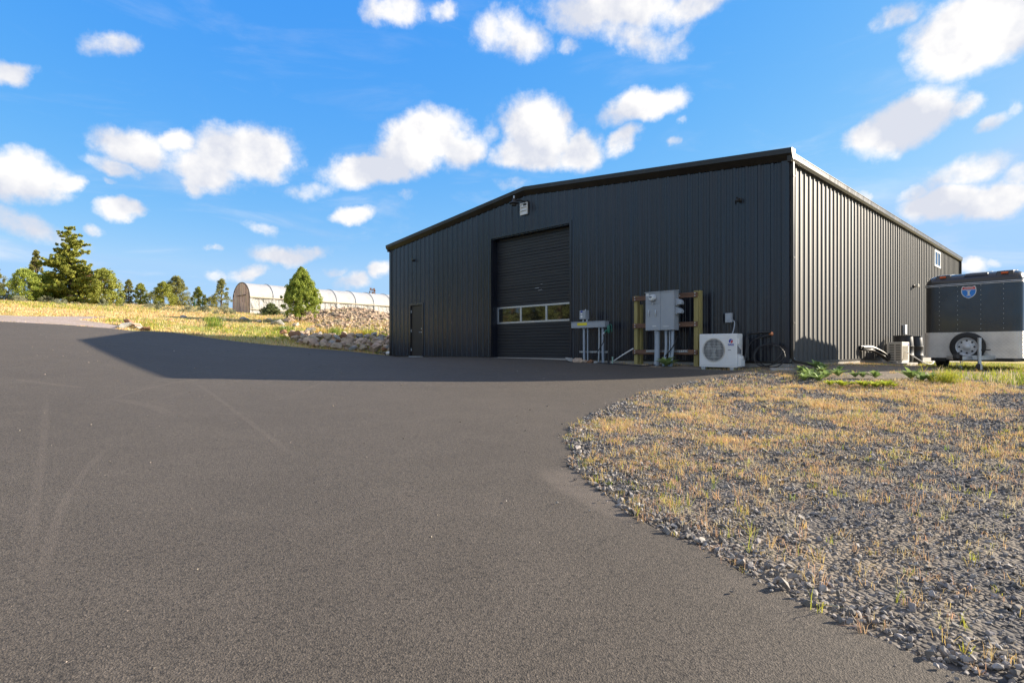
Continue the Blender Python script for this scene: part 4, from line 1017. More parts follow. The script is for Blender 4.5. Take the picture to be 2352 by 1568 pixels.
def worn(seed):
    V, F = hull(seed, 15, (1, .78, .62), .2); r = random.Random(seed); bm = bmesh.new()
    vs = [bm.verts.new(v) for v in V]; [bm.faces.new([vs[i] for i in f]) for f in F]
    bmesh.ops.bevel(bm, geom=list(bm.edges), offset=.07, segments=2, profile=.6, affect='EDGES', clamp_overlap=True)
    bmesh.ops.triangulate(bm, faces=bm.faces)
    bmesh.ops.subdivide_edges(bm, edges=[e for e in bm.edges if e.calc_length() > .35], cuts=2, use_grid_fill=True); bmesh.ops.triangulate(bm, faces=bm.faces)
    for v in bm.verts: v.co *= 1+r.gauss(0, .018)
    bmesh.ops.recalc_face_normals(bm, faces=bm.faces); bm.verts.index_update()
    out = (np.array([v.co[:] for v in bm.verts]), np.array([[v.index for v in f.verts] for f in bm.faces])); bm.free(); return out
BOULD = [worn(300+i) for i in range(12)]
BME = {}
def bmesh_for(k, m):
    if (k, m) not in BME:
        V, F = BOULD[k]; me = bpy.data.meshes.new('boulder'); me.from_pydata([tuple(v) for v in V], [], [tuple(f) for f in F]); me.materials.append(MAT[m]); BME[(k, m)] = me
    return BME[(k, m)]
def rock(name, x, y, s, m, label, group=None, k=None, sq=(1, 1, 1), sink=.3, zadd=0.):
    k = random.randrange(12) if k is None else k
    o = bpy.data.objects.new(name, bmesh_for(k, m)); C.objects.link(o)
    o.location = (x, y, g1(x, y)+s*.62*sq[2]*(1-sink*1.3)+zadd); o.scale = (s*sq[0], s*sq[1], s*sq[2]); o.rotation_euler = (random.uniform(-.3, .3), random.uniform(-.3, .3), random.uniform(0, 6.3))
    return tag(o, label, 'rock', group)
for px, py, s, m, sq, lb in ((1313, 824, .22, 'bouldgrey', (1.2, .9, .75), 'pale grey rock at the left end of the rock row under the trough'),
                             (1327, 826, .24, 'boulder', (1.1, .9, .65), 'tan rock between the grey and the rusty rock under the trough'),
                             (1342, 829.5, .17, 'boulder', (1.2, .9, .7), 'flat tan rock against the foot of the trough conduit'),
                             (1354, 830.5, .17, 'bouldrust', (1.2, .9, .7), 'rusty orange rock near the foot of the thick trough conduit'),
                             (1368, 830, .12, 'bouldgrey', (1.2, .9, .7), 'smallest grey rock at the right end of the row under the trough')):
    x_, y_ = P(T(px, .85), .85)[:2]; rock('rock', x_, y_, s, m, lb, 'rocks under the trough', sq=sq)
x_, y_ = hit(1842, 843); rock('rock', *PS(.35, .22)[:2], .15, 'boulder', 'tan rock wedged under the corner downspout elbow', sq=(1, .9, .6))
x_, y_ = hit(1478, 842); rock('rock', x_, y_, .12, 'boulder', 'small tan rock at the foot of the thickest cabinet conduit', sq=(1.3, .9, .6))

# ---- second condenser, barrels, switch box along the side wall
mo = .78; s0 = S(2072, mo); gb = g1(*PS(s0+.4, .55)[:2])
q = MB(); q.box(-.75, .18, -.25, 1.15, -.15, .07); o = q.build('concrete_pad', MAT['conc'], None, bevel=.015); o.location = PS(s0, mo, gb); o.rotation_euler = (0, 0, BROT); tag(o, 'low concrete pad under the louvred condenser by the side wall', 'pad')
A2 = thing('louvred_condenser', 'cream condenser with a louvred end standing on the concrete pad', 'air conditioner', PS(s0, mo, gb+.07), BROT)
hh = ZS(785, s0, mo)-gb-.07
q = MB(); q.box(-.37, 0, .0, .90, .03, hh); q.build('case', MAT['cream'], A2, bevel=.012)
q = MB(); q.box(-.33, -.04, -.0005, .0, .06, hh-.06); q.build('louvre_gap_shade', MAT['dark'], A2)  # flat dark plate stands in for the shade behind the louvres
q = MB()
for i in range(11):
    zz = .06+(hh-.12)*i/10; q.box(-.345, -.025, -.014, -.002, zz-.014, zz+.014)
q.box(-.20, -.165, -.012, -.001, .05, hh-.05); q.box(-.365, -.335, -.012, -.001, .04, hh-.04); q.box(-.035, -.005, -.012, -.001, .04, hh-.04)
q.build('louvre', MAT['cream'], A2)
q = MB()
for i in range(14): q.box(.001, .006, .06+.05*i, .075+.05*i, .08, hh-.12)
q.build('side_grille', MAT['cream'], A2)
q = MB(); q.box(.001, .004, .70, .82, hh-.12, hh-.05); q.build('blue_badge', MAT['blue'], A2)
for a in (-.36, -.06): q = MB(); q.box(a, a+.05, 0, .9, 0, .03); q.build('foot', MAT['galv'], A2)
def barrel(s_, m_, lab):
    x_, y_, _ = PS(s_, m_); B = thing('barrel', lab, 'barrel', (x_, y_, g1(x_, y_)), 0, 'barrels by the side wall')
    q = MB(); q.lathe([(.25, 0), (.265, .03), (.285, .30), (.295, .31), (.295, .34), (.288, .35), (.288, .58), (.295, .59), (.295, .62), (.285, .63), (.265, .90), (.25, .93), (.25, .945)], 28); q.build('drum', MAT['black'], B, 40)
    q = MB(); q.lathe([(.262, .925), (.275, .93), (.275, .955), (.255, .96), (.245, .94), (.0001, .935)], 28); q.build('rim', MAT['black'], B, 40)
barrel(s0+1.55, .48, 'black plastic barrel directly behind the louvred condenser')
barrel(s0+2.15, .62, 'black plastic barrel nearest the trailer, half behind the first barrel')
sb = S(2076, .05); zb_ = ZS(768, sb, .05)
o = thing('side_switch_box', 'little grey switch box on the side wall above the condenser', 'switch box', PS(sb, .034, zb_), BROT)
q = MB(); q.box(0, .09, -.14, .14, 0, .34); q.build('case', MAT['galv'], o, bevel=.01)
q = MB(); q.tube([(.05, 0, 0), (.05, 0, -.36), (.12, -.1, -.45)], .02, 8); q.build('conduit', MAT['galv'], o, 40)
q = MB(); c0 = Vector(PS(s0-.1, .25)); gbb = g1(c0.x, c0.y)
for k, (dx, dz, rr) in enumerate(((0, .16, .05), (.07, .12, .04), (.02, .24, .04), (.10, .2, .03))):
    q.tube(curve([PS(s0-1.5, .04+dx, gbb+.40+dz*.6), PS(s0-1.0, .20+dx, gbb+.30+dz), PS(s0-.55, .36+dx, gbb+.14+dz), PS(s0-.25, .42+dx*.5, gbb+.05+dz*.8), PS(s0+.05, .45, gbb+.2+dz*.5)]), rr, 8)
tag(q.build('pipe_bundle', MAT['black'], None, 60), 'bundle of black insulated pipes sagging into the louvred condenser', 'pipe')
q = MB(); q.tube(curve([PS(s0+.3, mo+.02, gb+.42), PS(s0+.35, mo+.25, gb+.25), PS(s0+.45, mo+.5, gb+.06), PS(s0+.9, mo+.6, gb+.05), PS(s0+1.6, mo+.5, gb+.22)]), .015, 7)
tag(q.build('drain_tube', MAT['lbl'], None, 60), 'thin white tube trailing from the louvred condenser to the ground', 'tube')

# ================================================================== TRAILER
TF = Vector((.62, -.785)).normalized(); TA = Vector((-TF.y, TF.x)); PL = Vector((.718*14.57, 14.57)); TC = PL+TF*.95
tgz = -.19; TROT = math.atan2(TF.y, TF.x)
TR = thing('cargo_trailer', 'black enclosed cargo trailer with a tread plate front and spare wheel', 'trailer', (TC.x, TC.y, tgz), TROT)
def rrect(hx, y0, y1, r, z, n=7):
    p = []
    for cx, cy, a0 in ((-hx+r, y0+r, PI), (hx-r, y0+r, 1.5*PI)):
        p += [(cx+r*math.cos(a0+PI/2*i/n), cy+r*math.sin(a0+PI/2*i/n), z) for i in range(n+1)]
    p += [(hx, y1, z), (-hx, y1, z)]
    return p
HXT, LT = .95, 3.1
q = MB(); q.loft([rrect(HXT, 0, LT, .17, z) for z in (.30, .92, 2.07)]); q.build('body', MAT['trail'], TR, 40)
q = MB(); q.loft([rrect(HXT+.002, -.002, LT+.002, .17, 2.071), rrect(HXT+.002, -.002, LT, .17, 2.12), rrect(HXT-.01, .02, LT, .17, 2.20), rrect(HXT-.05, .09, LT, .18, 2.29), rrect(HXT-.13, .22, LT, .2, 2.345), rrect(HXT-.32, .45, LT, .2, 2.375)]); q.build('nose_cap', MAT['trail'], TR, 50)
q = MB()
for a, b in ((-.70, -.42), (-.12, .30), (.48, .78)):
    if a == -.12: q.loft([[(a-.03, .05, 2.26), (b+.03, .05, 2.26), (b+.03, .6, 2.37), (a-.03, .6, 2.37)], [(a, .10, 2.335), (b, .10, 2.335), (b, .6, 2.41), (a, .6, 2.41)]])
    else: q.loft([[(a-.02, .035, 2.20), (b+.02, .035, 2.20), (b+.02, .5, 2.34), (a-.02, .5, 2.34)], [(a, .075, 2.335), (b, .075, 2.335), (b, .5, 2.39), (a, .5, 2.39)]])
q.build('nose_ridge', MAT['trail'], TR, bevel=.015)
for cx in (-.56, .63):
    q = MB(); q.obox((cx, .042, 2.285), (.13, .03, .045), (-.3, 0, 0)); q.build('marker_light', MAT['amber'], TR, bevel=.008)
q = MB()
for z in (2.06, 2.093):
    ring_ = rrect(HXT+.008, -.008, LT, .172, z); q.tube(ring_[:-2] + [ring_[-2]], .007, 6)
    q.tube([ring_[-1], ring_[0]], .007, 6)
q.build('trim_strip', MAT['brighttrim'], TR, 40)
q = MB(); q.loft([rrect(HXT+.006, -.006, .9, .172, z) for z in (.29, .915)]); q.build('gravel_guard', MAT['tread'], TR, 40)
q = MB()
for xx in (-.62, -.25, .20, .62):
    for i in range(10):
        z = .99+.115*i; q.lathe([(.008, 0), (.006, .005), (.0001, .006)], 8, Matrix.Translation((xx, 0, z)) @ ry)
q.build('rivets', MAT['bolt'], TR)['kind'] = 'stuff'
# sign shield on the front
def shield(w, h):
    pts = [(-.40, .5), (-.2, .44), (0, .47), (.2, .44), (.40, .5), (.47, .36), (.5, .1), (.46, -.12), (.33, -.32), (.15, -.44), (0, -.5), (-.15, -.44), (-.33, -.32), (-.46, -.12), (-.5, .1), (-.47, .36)]
    return [(a*w, b*h) for a, b in pts]
sx_, sz_ = -.03, 1.875
def plate(poly, y, mat, name, par):
    q = MB(); q.add([(sx_+a, y, sz_+b) for a, b in poly]+[(sx_+a, y+.002, sz_+b) for a, b in poly], [tuple(range(len(poly)))]+[(i, (i+1) % len(poly), len(poly)+(i+1) % len(poly), len(poly)+i) for i in range(len(poly))]); return q.build(name, mat, par)
SH = plate(shield(.30, .30), -.004, MAT['lbl'], 'shield_emblem', TR)
bl = [(a, b) for a, b in shield(.27, .272) if b < .05]; plate([(.132, .058), (-.132, .058)]+[p for p in sorted(bl, key=lambda p: math.atan2(p[0], p[1]-.2)) ][::-1][:0]+[(-.132, .03), (-.124, -.033), (-.089, -.087), (-.04, -.12), (0, -.136), (.04, -.12), (.089, -.087), (.124, -.033), (.132, .03)], -.0065, MAT['shieldblue'], 'blue_field', SH)
plate([(-.128, .072), (.128, .072), (.125, .098), (.108, .132), (.054, .119), (0, .127), (-.054, .119), (-.108, .132), (-.125, .098)][::-1], -.0065, MAT['red'], 'red_band', SH)
text('emblem_text', 'INTERSTATE', .034, MAT['lbl'], SH, (sx_, -.0075, sz_+.096), .0006, .95, .0006)
q = MB()
q.box(sx_-.02, sx_+.02, -.0085, -.0065, sz_-.082, sz_+.038); q.box(sx_-.042, sx_+.042, -.0085, -.0065, sz_+.026, sz_+.042); q.box(sx_-.042, sx_+.042, -.0085, -.0065, sz_-.086, sz_-.07); q.build('emblem_letter', MAT['lbl'], SH)
# spare wheel
wm = Matrix.Translation((-.03, -.01, .56)) @ ry
def wheel(par, name, mtx, r, wd, rim='galv'):
    q = MB(); q.lathe([(r*.60, 0), (r*.68, .0), (r*.92, .01), (r, .05), (r, wd-.05), (r*.92, wd-.01), (r*.70, wd), (r*.62, wd-.012), (r*.60, wd-.05), (r*.60, 0)], 40, mtx, False); tyre = q.build('tyre', MAT['rubber'], par, 50)
    q = MB(); q.lathe([(r*.60, wd-.06), (r*.635, wd-.014), (r*.615, wd-.001), (r*.58, wd-.006), (r*.55, wd-.05), (r*.52, wd-.062), (r*.30, wd-.034), (r*.24, wd-.03), (r*.22, wd-.01), (r*.15, wd+.012), (.0001, wd+.015)], 40, mtx, False); rm = q.build('rim', MAT[rim], par, 40)
    for k in range(8):
        a = 2*PI*k/8; q = MB(); q.lathe([(r*.062, wd-.060), (r*.062, wd-.043), (.0001, wd-.0425)], 12, mtx @ Matrix.Translation((r*.425*math.cos(a), r*.425*math.sin(a), 0))); q.build('rim_hole_shade', MAT['dark'], rm)  # dark discs stand in for the shade inside the rim holes
SW = bpy.data.objects.new('spare_wheel', None); C.objects.link(SW); SW.parent = TR
wheel(SW, 'spare_wheel', wm, .345, .20, 'rim')
# axle wheels
for sx in (-1, 1):
    AW = bpy.data.objects.new('road_wheel', None); C.objects.link(AW); AW.parent = TR
    wheel(AW, 'w', Matrix.Translation((sx*.83, 1.42, .335)) @ Matrix.Rotation(sx*PI/2, 4, 'Y'), .335, .205, 'alu')
    q = MB(); q.extr([(.42*math.cos(a), .42*math.sin(a)*.85) for a in [PI*i/10 for i in range(11)]]+[(.38*math.cos(a), .38*math.sin(a)*.85) for a in [PI*i/10 for i in range(10, -1, -1)]], (sx*.80, 1.42, .38), (sx*1.06, 1.42, .38), (0, 1, 0)); q.build('fender', MAT['dark'], TR, 50)
q = MB(); q.box(-.86, .86, 1.38, 1.46, .30, .36); q.box(-.80, -.72, .02, LT, .21, .295); q.box(.72, .80, .02, LT, .21, .295); q.box(-.8, .8, .03, .10, .21, .295); q.box(-.9, .9, LT-.08, LT, .2, .295); q.build('chassis', MAT['dark'], TR)
# tongue
q = MB()
for sx in (-1, 1): q = MB(); q.extr([(-.03, -.045), (.03, -.045), (.03, .045), (-.03, .045)], (sx*.52, .2, .30), (sx*.05, -1.0, .30), (1, 0, 0)); q.build('tongue_bar', MAT['galv'], TR)
q = MB(); q.box(-.085, .085, -1.02, -.82, .255, .36); q.loft([[(-.05, -1.0, .29), (.05, -1.0, .29), (.05, -1.0, .37), (-.05, -1.0, .37)], [(-.055, -1.14, .29), (.055, -1.14, .29), (.055, -1.14, .39), (-.055, -1.14, .39)], [(-.04, -1.24, .30), (.04, -1.24, .30), (.035, -1.23, .375), (-.035, -1.23, .375)]]); q.tube([(0, -1.08, .39), (.0, -1.0, .42), (.03, -.94, .425)], .012, 8); q.build('coupler', MAT['dark'], TR, bevel=.008)
q = MB()
for k in range(7):
    x_, z_ = .02+.03*math.sin(k*1.3)*1.6, .25-.028*k+.0*k
    q.tube([(x_+.018*math.cos(a), -.98+.01*(k % 2), z_+.026*math.sin(a)) if k % 2 else (x_, -.98+.018*math.cos(a), z_+.026*math.sin(a)) for a in [2*PI*i/10 for i in range(11)]], .005, 6, False)
q.build('safety_chain', MAT['galv'], TR, 60)
jx, jy = .335, -.72
q = MB(); q.tube([(jx, jy, .14), (jx, jy, .74)], .036, 14); q.tube([(jx, jy, .74), (jx, jy, .765)], .042, 14); q.tube([(jx, jy, .06), (jx, jy, .15)], .028, 12); q.box(jx-.24, jx, jy+.03, jy+.10, .26, .36); jk = q.build('jack', MAT['galv'], TR, 40)
q = MB(); q.tube([(jx, jy-.02, .70), (jx+.02, jy+.12, .70), (jx+.06, jy+.20, .62)], .011, 8); q.tube([(jx+.02, jy, .48), (jx+.20, jy, .49)], .012, 8); q.build('crank', MAT['dark'], jk, 40)
q = MB(); q.lathe([(.03, -.035), (.075, -.035), (.09, -.02), (.09, .02), (.075, .035), (.03, .035)], 20, Matrix.Translation((jx-.01, jy-.04, .085)) @ Matrix.Rotation(PI/2, 4, 'Y')); q.build('jack_wheel', MAT['rubber'], jk, 40)
q = MB(); q.box(jx+.03, jx+.05, jy-.09, jy+.03, .03, .16); q.build('caster_fork', MAT['galv'], jk, bevel=.006)
q = MB(); q.box(HXT+.008, HXT+.012, .75, 1.35, .95, 1.95); dr = q.build('side_door', MAT['trail'], TR, bevel=.003); q = MB(); q.tube([(HXT+.03, .82, 1.3), (HXT+.03, .82, 1.48)], .012, 8); q.build('handle', MAT['alu'], dr, 40)

# ================================================================== GREENHOUSE
GHR = Vector((-23.3, 51.0)); GA = Vector((.707, .707)).normalized(); GE = Vector((GA.y, -GA.x))     # GE: to the right
GW, GLn, GHt, GSp = 4.0, 23.1, 3.25, 1.83; gz0 = 3.08; gsl = -.004
GC = GHR-GE*GW/2; GROT = math.atan2(GE.y, GE.x)
G = thing('greenhouse', 'long white plastic hoop greenhouse with a wooden plank end wall', 'greenhouse', (GC.x, GC.y, gz0), GROT)
def garch(n=18):
    p = [(-GW/2, 0)]
    for i in range(n+1):
        a = PI-PI*i/n; p.append((GW/2*math.cos(a), GSp+(GHt-GSp)*max(math.sin(a), 0)**1.08))
    return p+[(GW/2, 0)]
ar = garch()
def film(x0f, name, mat, sel, wav):
    nyy = 150; V = []; F = []; pts = [p for p in x0f]; k = len(pts)
    for j in range(nyy+1):
        yy = GLn*j/nyy; sag = abs(math.sin(PI*yy/2.1))
        for (a, b) in pts:
            s_ = 1-.014*sag*wav; V.append((a*s_+random.gauss(0, .02)*wav*.5, yy, max(b-.03*sag*wav*(b > GSp), 0)+gsl*yy))
    for j in range(nyy):
        for i in range(k-1): F.append((j*k+i, j*k+i+1, (j+1)*k+i+1, (j+1)*k+i))
    me = MB(); me.v = V; me.f = F; return me.build(name, mat, G, 60, fix=False)
top = [p for p in ar if p[1] >= GSp-.001]
film(top, 'roof_film', MAT['film'], None, 1.)
rs = [(GW/2, GSp-.04-(GSp-.04)*i/7) for i in range(8)]
film(rs, 'side_film', MAT['filmside'], None, 3.5); film([(-a, b) for a, b in rs], 'side_film', MAT['filmside'], None, 3.)
for j in range(12):
    yy = min(2.1*j, GLn-.02); q = MB(); q.tube([(a*1.012, yy, b*1.008+gsl*yy) for a, b in ar], .024, 6); q.build('hoop', MAT['pvc'], G, 60)
q = MB()
for sx in (-1, 1): q.extr([(0, -.04), (.04, -.04), (.04, .04), (0, .04)], (sx*(GW/2+.03), 0, GSp), (sx*(GW/2+.03), GLn, GSp+gsl*GLn), (1, 0, 0)); q.extr([(0, -.03), (.04, -.03), (.04, .03), (0, .03)], (sx*(GW/2+.03), 0, .75), (sx*(GW/2+.03), GLn, .75+gsl*GLn), (1, 0, 0)); q.extr([(0, -.1), (.05, -.1), (.05, .2), (0, .2)], (sx*(GW/2+.02), 0, .05), (sx*(GW/2+.02), GLn, .05+gsl*GLn), (1, 0, 0))
q.build('side_rail', MAT['lath'], G)
q = MB(); xx = -GW/2+.02; r_ = random.Random(5)
def ah(x): return GSp+(GHt-GSp)*max(1-(x/(GW/2))**2, 0)**.54-.03
while xx < GW/2-.05:
    wd = r_.uniform(.16, .26); xb = min(xx+wd, GW/2-.02); ht = min(ah(xx+.01), ah(xb-.01))
    cuts = [0, r_.uniform(.9, 1.5), ht] if r_.random() < .6 else [0, ht]
    if ht > 2.4: cuts.insert(-1, r_.uniform(2.0, 2.25))
    for a, b in zip(cuts[:-1], cuts[1:]):
        dy = r_.uniform(0, .03); q.box(xx, xb-.012, -.06-dy, -.02, a+.004, b-.004)
    xx = xb
q.build('plank_wall', MAT['plank'], G)
q = MB(); q.box(-.75, 1.25, -.125, -.095, 2.04, 2.09); q.tube([(a, -.05, b) for a, b in ar], .045, 6); q.build('door_rail', MAT['bark'], G)
q = MB(); q.add([(a, GLn, b+gsl*GLn) for a, b in ar], [tuple(range(len(ar)))]); q.build('rear_film', MAT['film'], G, fix=False)

# ================================================================== TREES
def foliage(name, cl, rad, per, size, mat, parent, up=.5, flat=1.):
    """leaf sprays: thin upward pointing triangles gathered in clumps"""
    cl = np.asarray(cl); rad = np.asarray(rad); N = len(cl); tot = N*per
    d = rng.normal(0, 1, (tot, 3)); d /= np.linalg.norm(d, axis=1)[:, None]; d *= (rng.random(tot)**.45)[:, None]
    d[:, 2] *= flat
    c = np.repeat(cl, per, 0)+d*np.repeat(rad, per)[:, None]
    ax = d*.9+rng.normal(0, .5, (tot, 3)); ax[:, 2] += up; ax /= np.linalg.norm(ax, axis=1)[:, None]
    sd = np.cross(ax, rng.normal(0, 1, (tot, 3))); sd /= np.linalg.norm(sd, axis=1)[:, None]
    L_ = size*rng.uniform(.6, 1.5, tot)[:, None]
    V = np.stack([c-ax*L_*.5-sd*L_*.05, c-sd*L_*.33, c+ax*L_*.75, c+sd*L_*.33], 1)
    F = (np.arange(tot)*4)[:, None]+np.array([0, 1, 2, 3])
    return npmesh(name, V.reshape(-1, 3), F, [mat], parent=parent)

def limb(mb, p0, p1, r0, r1, bend=.1):
    p0 = Vector(p0); p1 = Vector(p1); L_ = (p1-p0).length
    m = (p0+p1)/2+Vector((random.gauss(0, bend*L_*.5), random.gauss(0, bend*L_*.5), random.gauss(0, bend*L_*.3)))
    mb.tube([p0, m, p1], [r0, (r0+r1)/2, r1], 6)

def tree(name, label, x, y, H, kind, mat, Wd, group=None, detail=1., z=None, extra=None):
    """egg: dense juniper; open: ragged juniper with gaps; spire: tiered conifer; lumpy: rounded juniper"""
    z = g1(x, y) if z is None else z
    o = thing(name, label, 'tree', (x, y, z-.05), random.uniform(0, 6), group)
    tr = MB(); cl = []; rd = []; rust = []
    lean = Vector((random.gauss(0, .02), random.gauss(0, .02), 1))
    if kind == 'spire':
        tr.tube([lean*(H*f) for f in (0, .3, .6, .95)], [H*.035, H*.024, H*.013, .01], 8)
        nt_ = 21
        for i in range(nt_):
            f = .07+.91*i/nt_; zz = H*f; rr = Wd/2*(1-f)**.78*1.03+.08
            nb_ = max(3, int(9*(1-f)+3)); f0 = f
            for k in range(nb_):
                f = min(.985, max(.03, f0+random.gauss(0, .018))); rr = Wd/2*(1-f)**.78*1.03+.08
                a = 2*PI*k/nb_+i*2.4+random.gauss(0, .45); l = rr*random.choice((.6, .75, .9, 1.0, 1.14, .42, .8)); dr_ = random.uniform(-.12, .42)
                p0 = lean*H*f; tip = p0+Vector((math.cos(a)*l, math.sin(a)*l, l*dr_))
                limb(tr, p0, tip, max(.012, l*.018), .004, .08)
                ns = max(2, int(l/.16))
                for q_ in range(ns):
                    t = (q_+.8)/ns
                    if t < .22 and l > .8: continue
                    pp = p0+(tip-p0)*t
                    target = rust if (extra == 'rust' and f < .42 and 3.2 < (a % (2*PI)) < 4.2 and random.random() < .75) else cl
                    target.append((pp.x+random.gauss(0, .07), pp.y+random.gauss(0, .07), pp.z+random.gauss(.02, .05)))
                    if target is cl: rd.append((.09+.15*(1-t)+.05*(1-f)*random.random())*random.uniform(.6, 1.25))
    else:
        nlead = {'egg': 7, 'open': 4, 'lumpy': 5}[kind]; ends = []
        tr.tube([lean*(H*f) for f in (0, .25, .55, .88)], [H*.032, H*.025, H*.014, .012], 8)
        ncl = int({'egg': 330, 'open': 95, 'lumpy': 165}[kind]*detail)
        bot = {'egg': .13, 'open': .10, 'lumpy': .04}[kind]
        lob = [(random.uniform(0, 2*PI), random.uniform(.15, .95), random.uniform(.65, 1.2)) for _ in range(16)]
        for i in range(ncl):
            f = random.random()**(.85 if kind != 'open' else .95); f = bot+(1-bot)*f; g = (f-bot)/(1-bot)
            if kind == 'egg': pr_ = (.72+.28*min(1, g/.3)) if g < .35 else max(.03, (1-g)/.65)**.70
            elif kind == 'lumpy': pr_ = max(0, 1-g**2.4)**.55*min(1, .75+g)
            else: pr_ = max(.05, (1-g)**.62*min(1, .55+2.2*g))
            a = random.uniform(0, 2*PI); m_ = 1.
            for la, lf, lm in lob:
                dd = abs((a-la+PI) % (2*PI)-PI)
                if dd < .55 and abs(f-lf) < .14: m_ = lm
            rr = Wd/2*pr_*m_*(random.random()**.38)
            cl.append((lean.x*H*f+rr*math.cos(a), lean.y*H*f+rr*math.sin(a), H*f*(.985 if kind != 'egg' else .97)))
            rd.append({'egg': .06, 'open': .085, 'lumpy': .095}[kind]*Wd*random.uniform(.5, 1.25))
            if i % 6 == 0: limb(tr, lean*(H*f*.72), cl[-1], H*.007, .006, .12)
        if kind == 'egg':
            for k in range(42):                      # pointed leaders breaking the outline
                a = random.uniform(0, 2*PI); rr = Wd/2*random.uniform(0, .8); top_ = H*(1-.58*(rr/(Wd/2))**1.1)*random.uniform(.90, 1.03)
                for q_ in range(6): cl.append((rr*math.cos(a)*(1+.02*q_), rr*math.sin(a), top_-q_*.085*H*.45)); rd.append(.020*Wd*(1+.55*q_))
    tr.build('trunk', MAT['bark'], o, 50)
    per = {'egg': 105, 'open': 90, 'lumpy': 105, 'spire': 62}[kind]; size = {'egg': .056, 'open': .078, 'lumpy': .078, 'spire': .085}[kind]*(H/3.5)**.35
    foliage('crown', cl, rd, int(per*(1 if detail >= 1 else .75)), size, MAT[mat], o, .75 if kind == 'egg' else .4, .8 if kind == 'spire' else 1.)
    if rust: foliage('dead_branches', rust, [.2]*len(rust), 26, .13, MAT['leafrust'], o, .1, .6)
    return o
def tree_px(name, label, px, top, Y, kind, mat, wpx, group=None, detail=1., sink=0., extra=None):
    x, y = at(px, Y); z = g1(x, y)-sink; H = CAMZ+(HY-top)/FPX*Y-z
    return tree(name, label, x, y, H, kind, mat, wpx/FPX*Y, group, detail, z, extra)
tree_px('juniper_tree', 'dense bright green juniper standing before the white greenhouse', 690, 612, 33, 'egg', 'leafgreen', 92, None, 1.25)
tree_px('spruce_sapling', 'small dull green spruce sapling at the greenhouse side', 622, 699, 43, 'spire', 'leafspruce', 50)
gT = 'trees on the ridge'
tree_px('conifer_tree', 'tallest tiered conifer with a pointed top on the left ridge', 163, 512, 50, 'spire', 'leafolive', 172, gT, extra='rust')
tree_px('juniper_tree', 'ragged thin juniper rising behind the bushes left of the tallest conifer', 80, 572, 54, 'open', 'leafdark', 46, gT)
tree_px('juniper_tree', 'bright green bushy juniper left of the tallest conifer', 55, 618, 47, 'lumpy', 'leafgreen', 76, gT)
tree_px('juniper_tree', 'dark juniper cut off by the left edge of the photo', -12, 612, 52, 'open', 'leafdark', 60, gT)
tree_px('juniper_tree', 'low mid green juniper tucked against the left foot of the tallest conifer', 110, 625, 49, 'lumpy', 'leafgreen', 70, gT)
tree_px('juniper_tree', 'broad olive juniper touching the right foot of the tallest conifer', 240, 620, 49, 'lumpy', 'leafolive', 80, gT)
tree_px('juniper_tree', 'thin see-through juniper, left one of the pair in mid ridge', 296, 642, 66, 'open', 'leafdark', 36, gT)
tree_px('juniper_tree', 'olive juniper, right one of the pair in mid ridge', 323, 650, 64, 'open', 'leafolive', 44, gT)
tree_px('juniper_tree', 'rounded lower juniper overlapping a taller one on the ridge', 376, 649, 64, 'lumpy', 'leafolive', 50, gT)
tree_px('juniper_tree', 'taller rounded juniper right behind the lower rounded one', 406, 634, 67, 'lumpy', 'leafdark', 50, gT)
tree_px('juniper_tree', 'small ragged juniper alone between the rounded pair and the greenhouse', 456, 659, 70, 'open', 'leafolive', 42, gT)
tree_px('juniper_tree', 'ragged dark juniper just left of the greenhouse end wall', 508, 641, 70, 'open', 'leafdark', 52, gT)
tree_px('juniper_tree', 'low bushy juniper in the gap left of the greenhouse end', 482, 682, 72, 'lumpy', 'leafdark', 34, gT, .6)
tree_px('bare_shrub_tree', 'sparse treetop showing above the greenhouse roof by the building', 856, 656, 96, 'open', 'leafrust', 36, None, .5)
# low scrub joining them on the skyline
for px, Y, Hh, wd, lb in ((20, 50, 1.5, 2.6, 'low green scrub bush beside the leftmost dark juniper'), (275, 66, 1.3, 2.6, 'low scrub bush right of the broad olive juniper'), (345, 68, 1.4, 2.6, 'low scrub bush between the ridge pair and the rounded junipers'), (433, 72, 1.3, 2.4, 'low scrub bush right of the rounded junipers')):
    x, y = at(px, Y); tree('scrub_bush', lb, x, y, Hh, 'lumpy', 'leafdark', wd, 'scrub bushes on the ridge', .35)['category'] = 'bush'
rs_ = random.Random(12)
for k in range(12):
    px = 12+46*k+rs_.uniform(-14, 14); Y = rs_.uniform(40, 52)
    if 525 < px < 660: continue
    x, y = at(px, Y); o = tree('sagebrush', 'low pale grey green sagebrush on the straw coloured ridge', x, y, rs_.uniform(.45, .8), 'lumpy', 'sage', rs_.uniform(.9, 1.7), 'sagebrush on the ridge', .22); o['category'] = 'shrub'
# wooded slope to the left, seen mirrored in the garage door windows
def copy_tree(src, x, y, s, lb):
    r = src.copy(); C.objects.link(r); r.location = (x, y, g1(x, y)-.1); r.scale = (s, s, s*random.uniform(.9, 1.15)); r.rotation_euler = (0, 0, random.uniform(0, 6)); r['label'] = lb; r['group'] = 'trees mirrored in the door windows'
    for ch in src.children:
        c_ = ch.copy(); C.objects.link(c_); c_.parent = r
src = tree('conifer_tree', 'wooded slope conifer mirrored in the garage door windows', -35, 17, 6.5, 'lumpy', 'leafspruce', 4.2, 'trees mirrored in the door windows', 1.1)
for k in range(16):
    copy_tree(src, -34-random.uniform(0, 22), 3+k*1.75+random.uniform(-.8, .8), random.uniform(.85, 1.5), 'wooded slope conifer mirrored in the garage door windows')

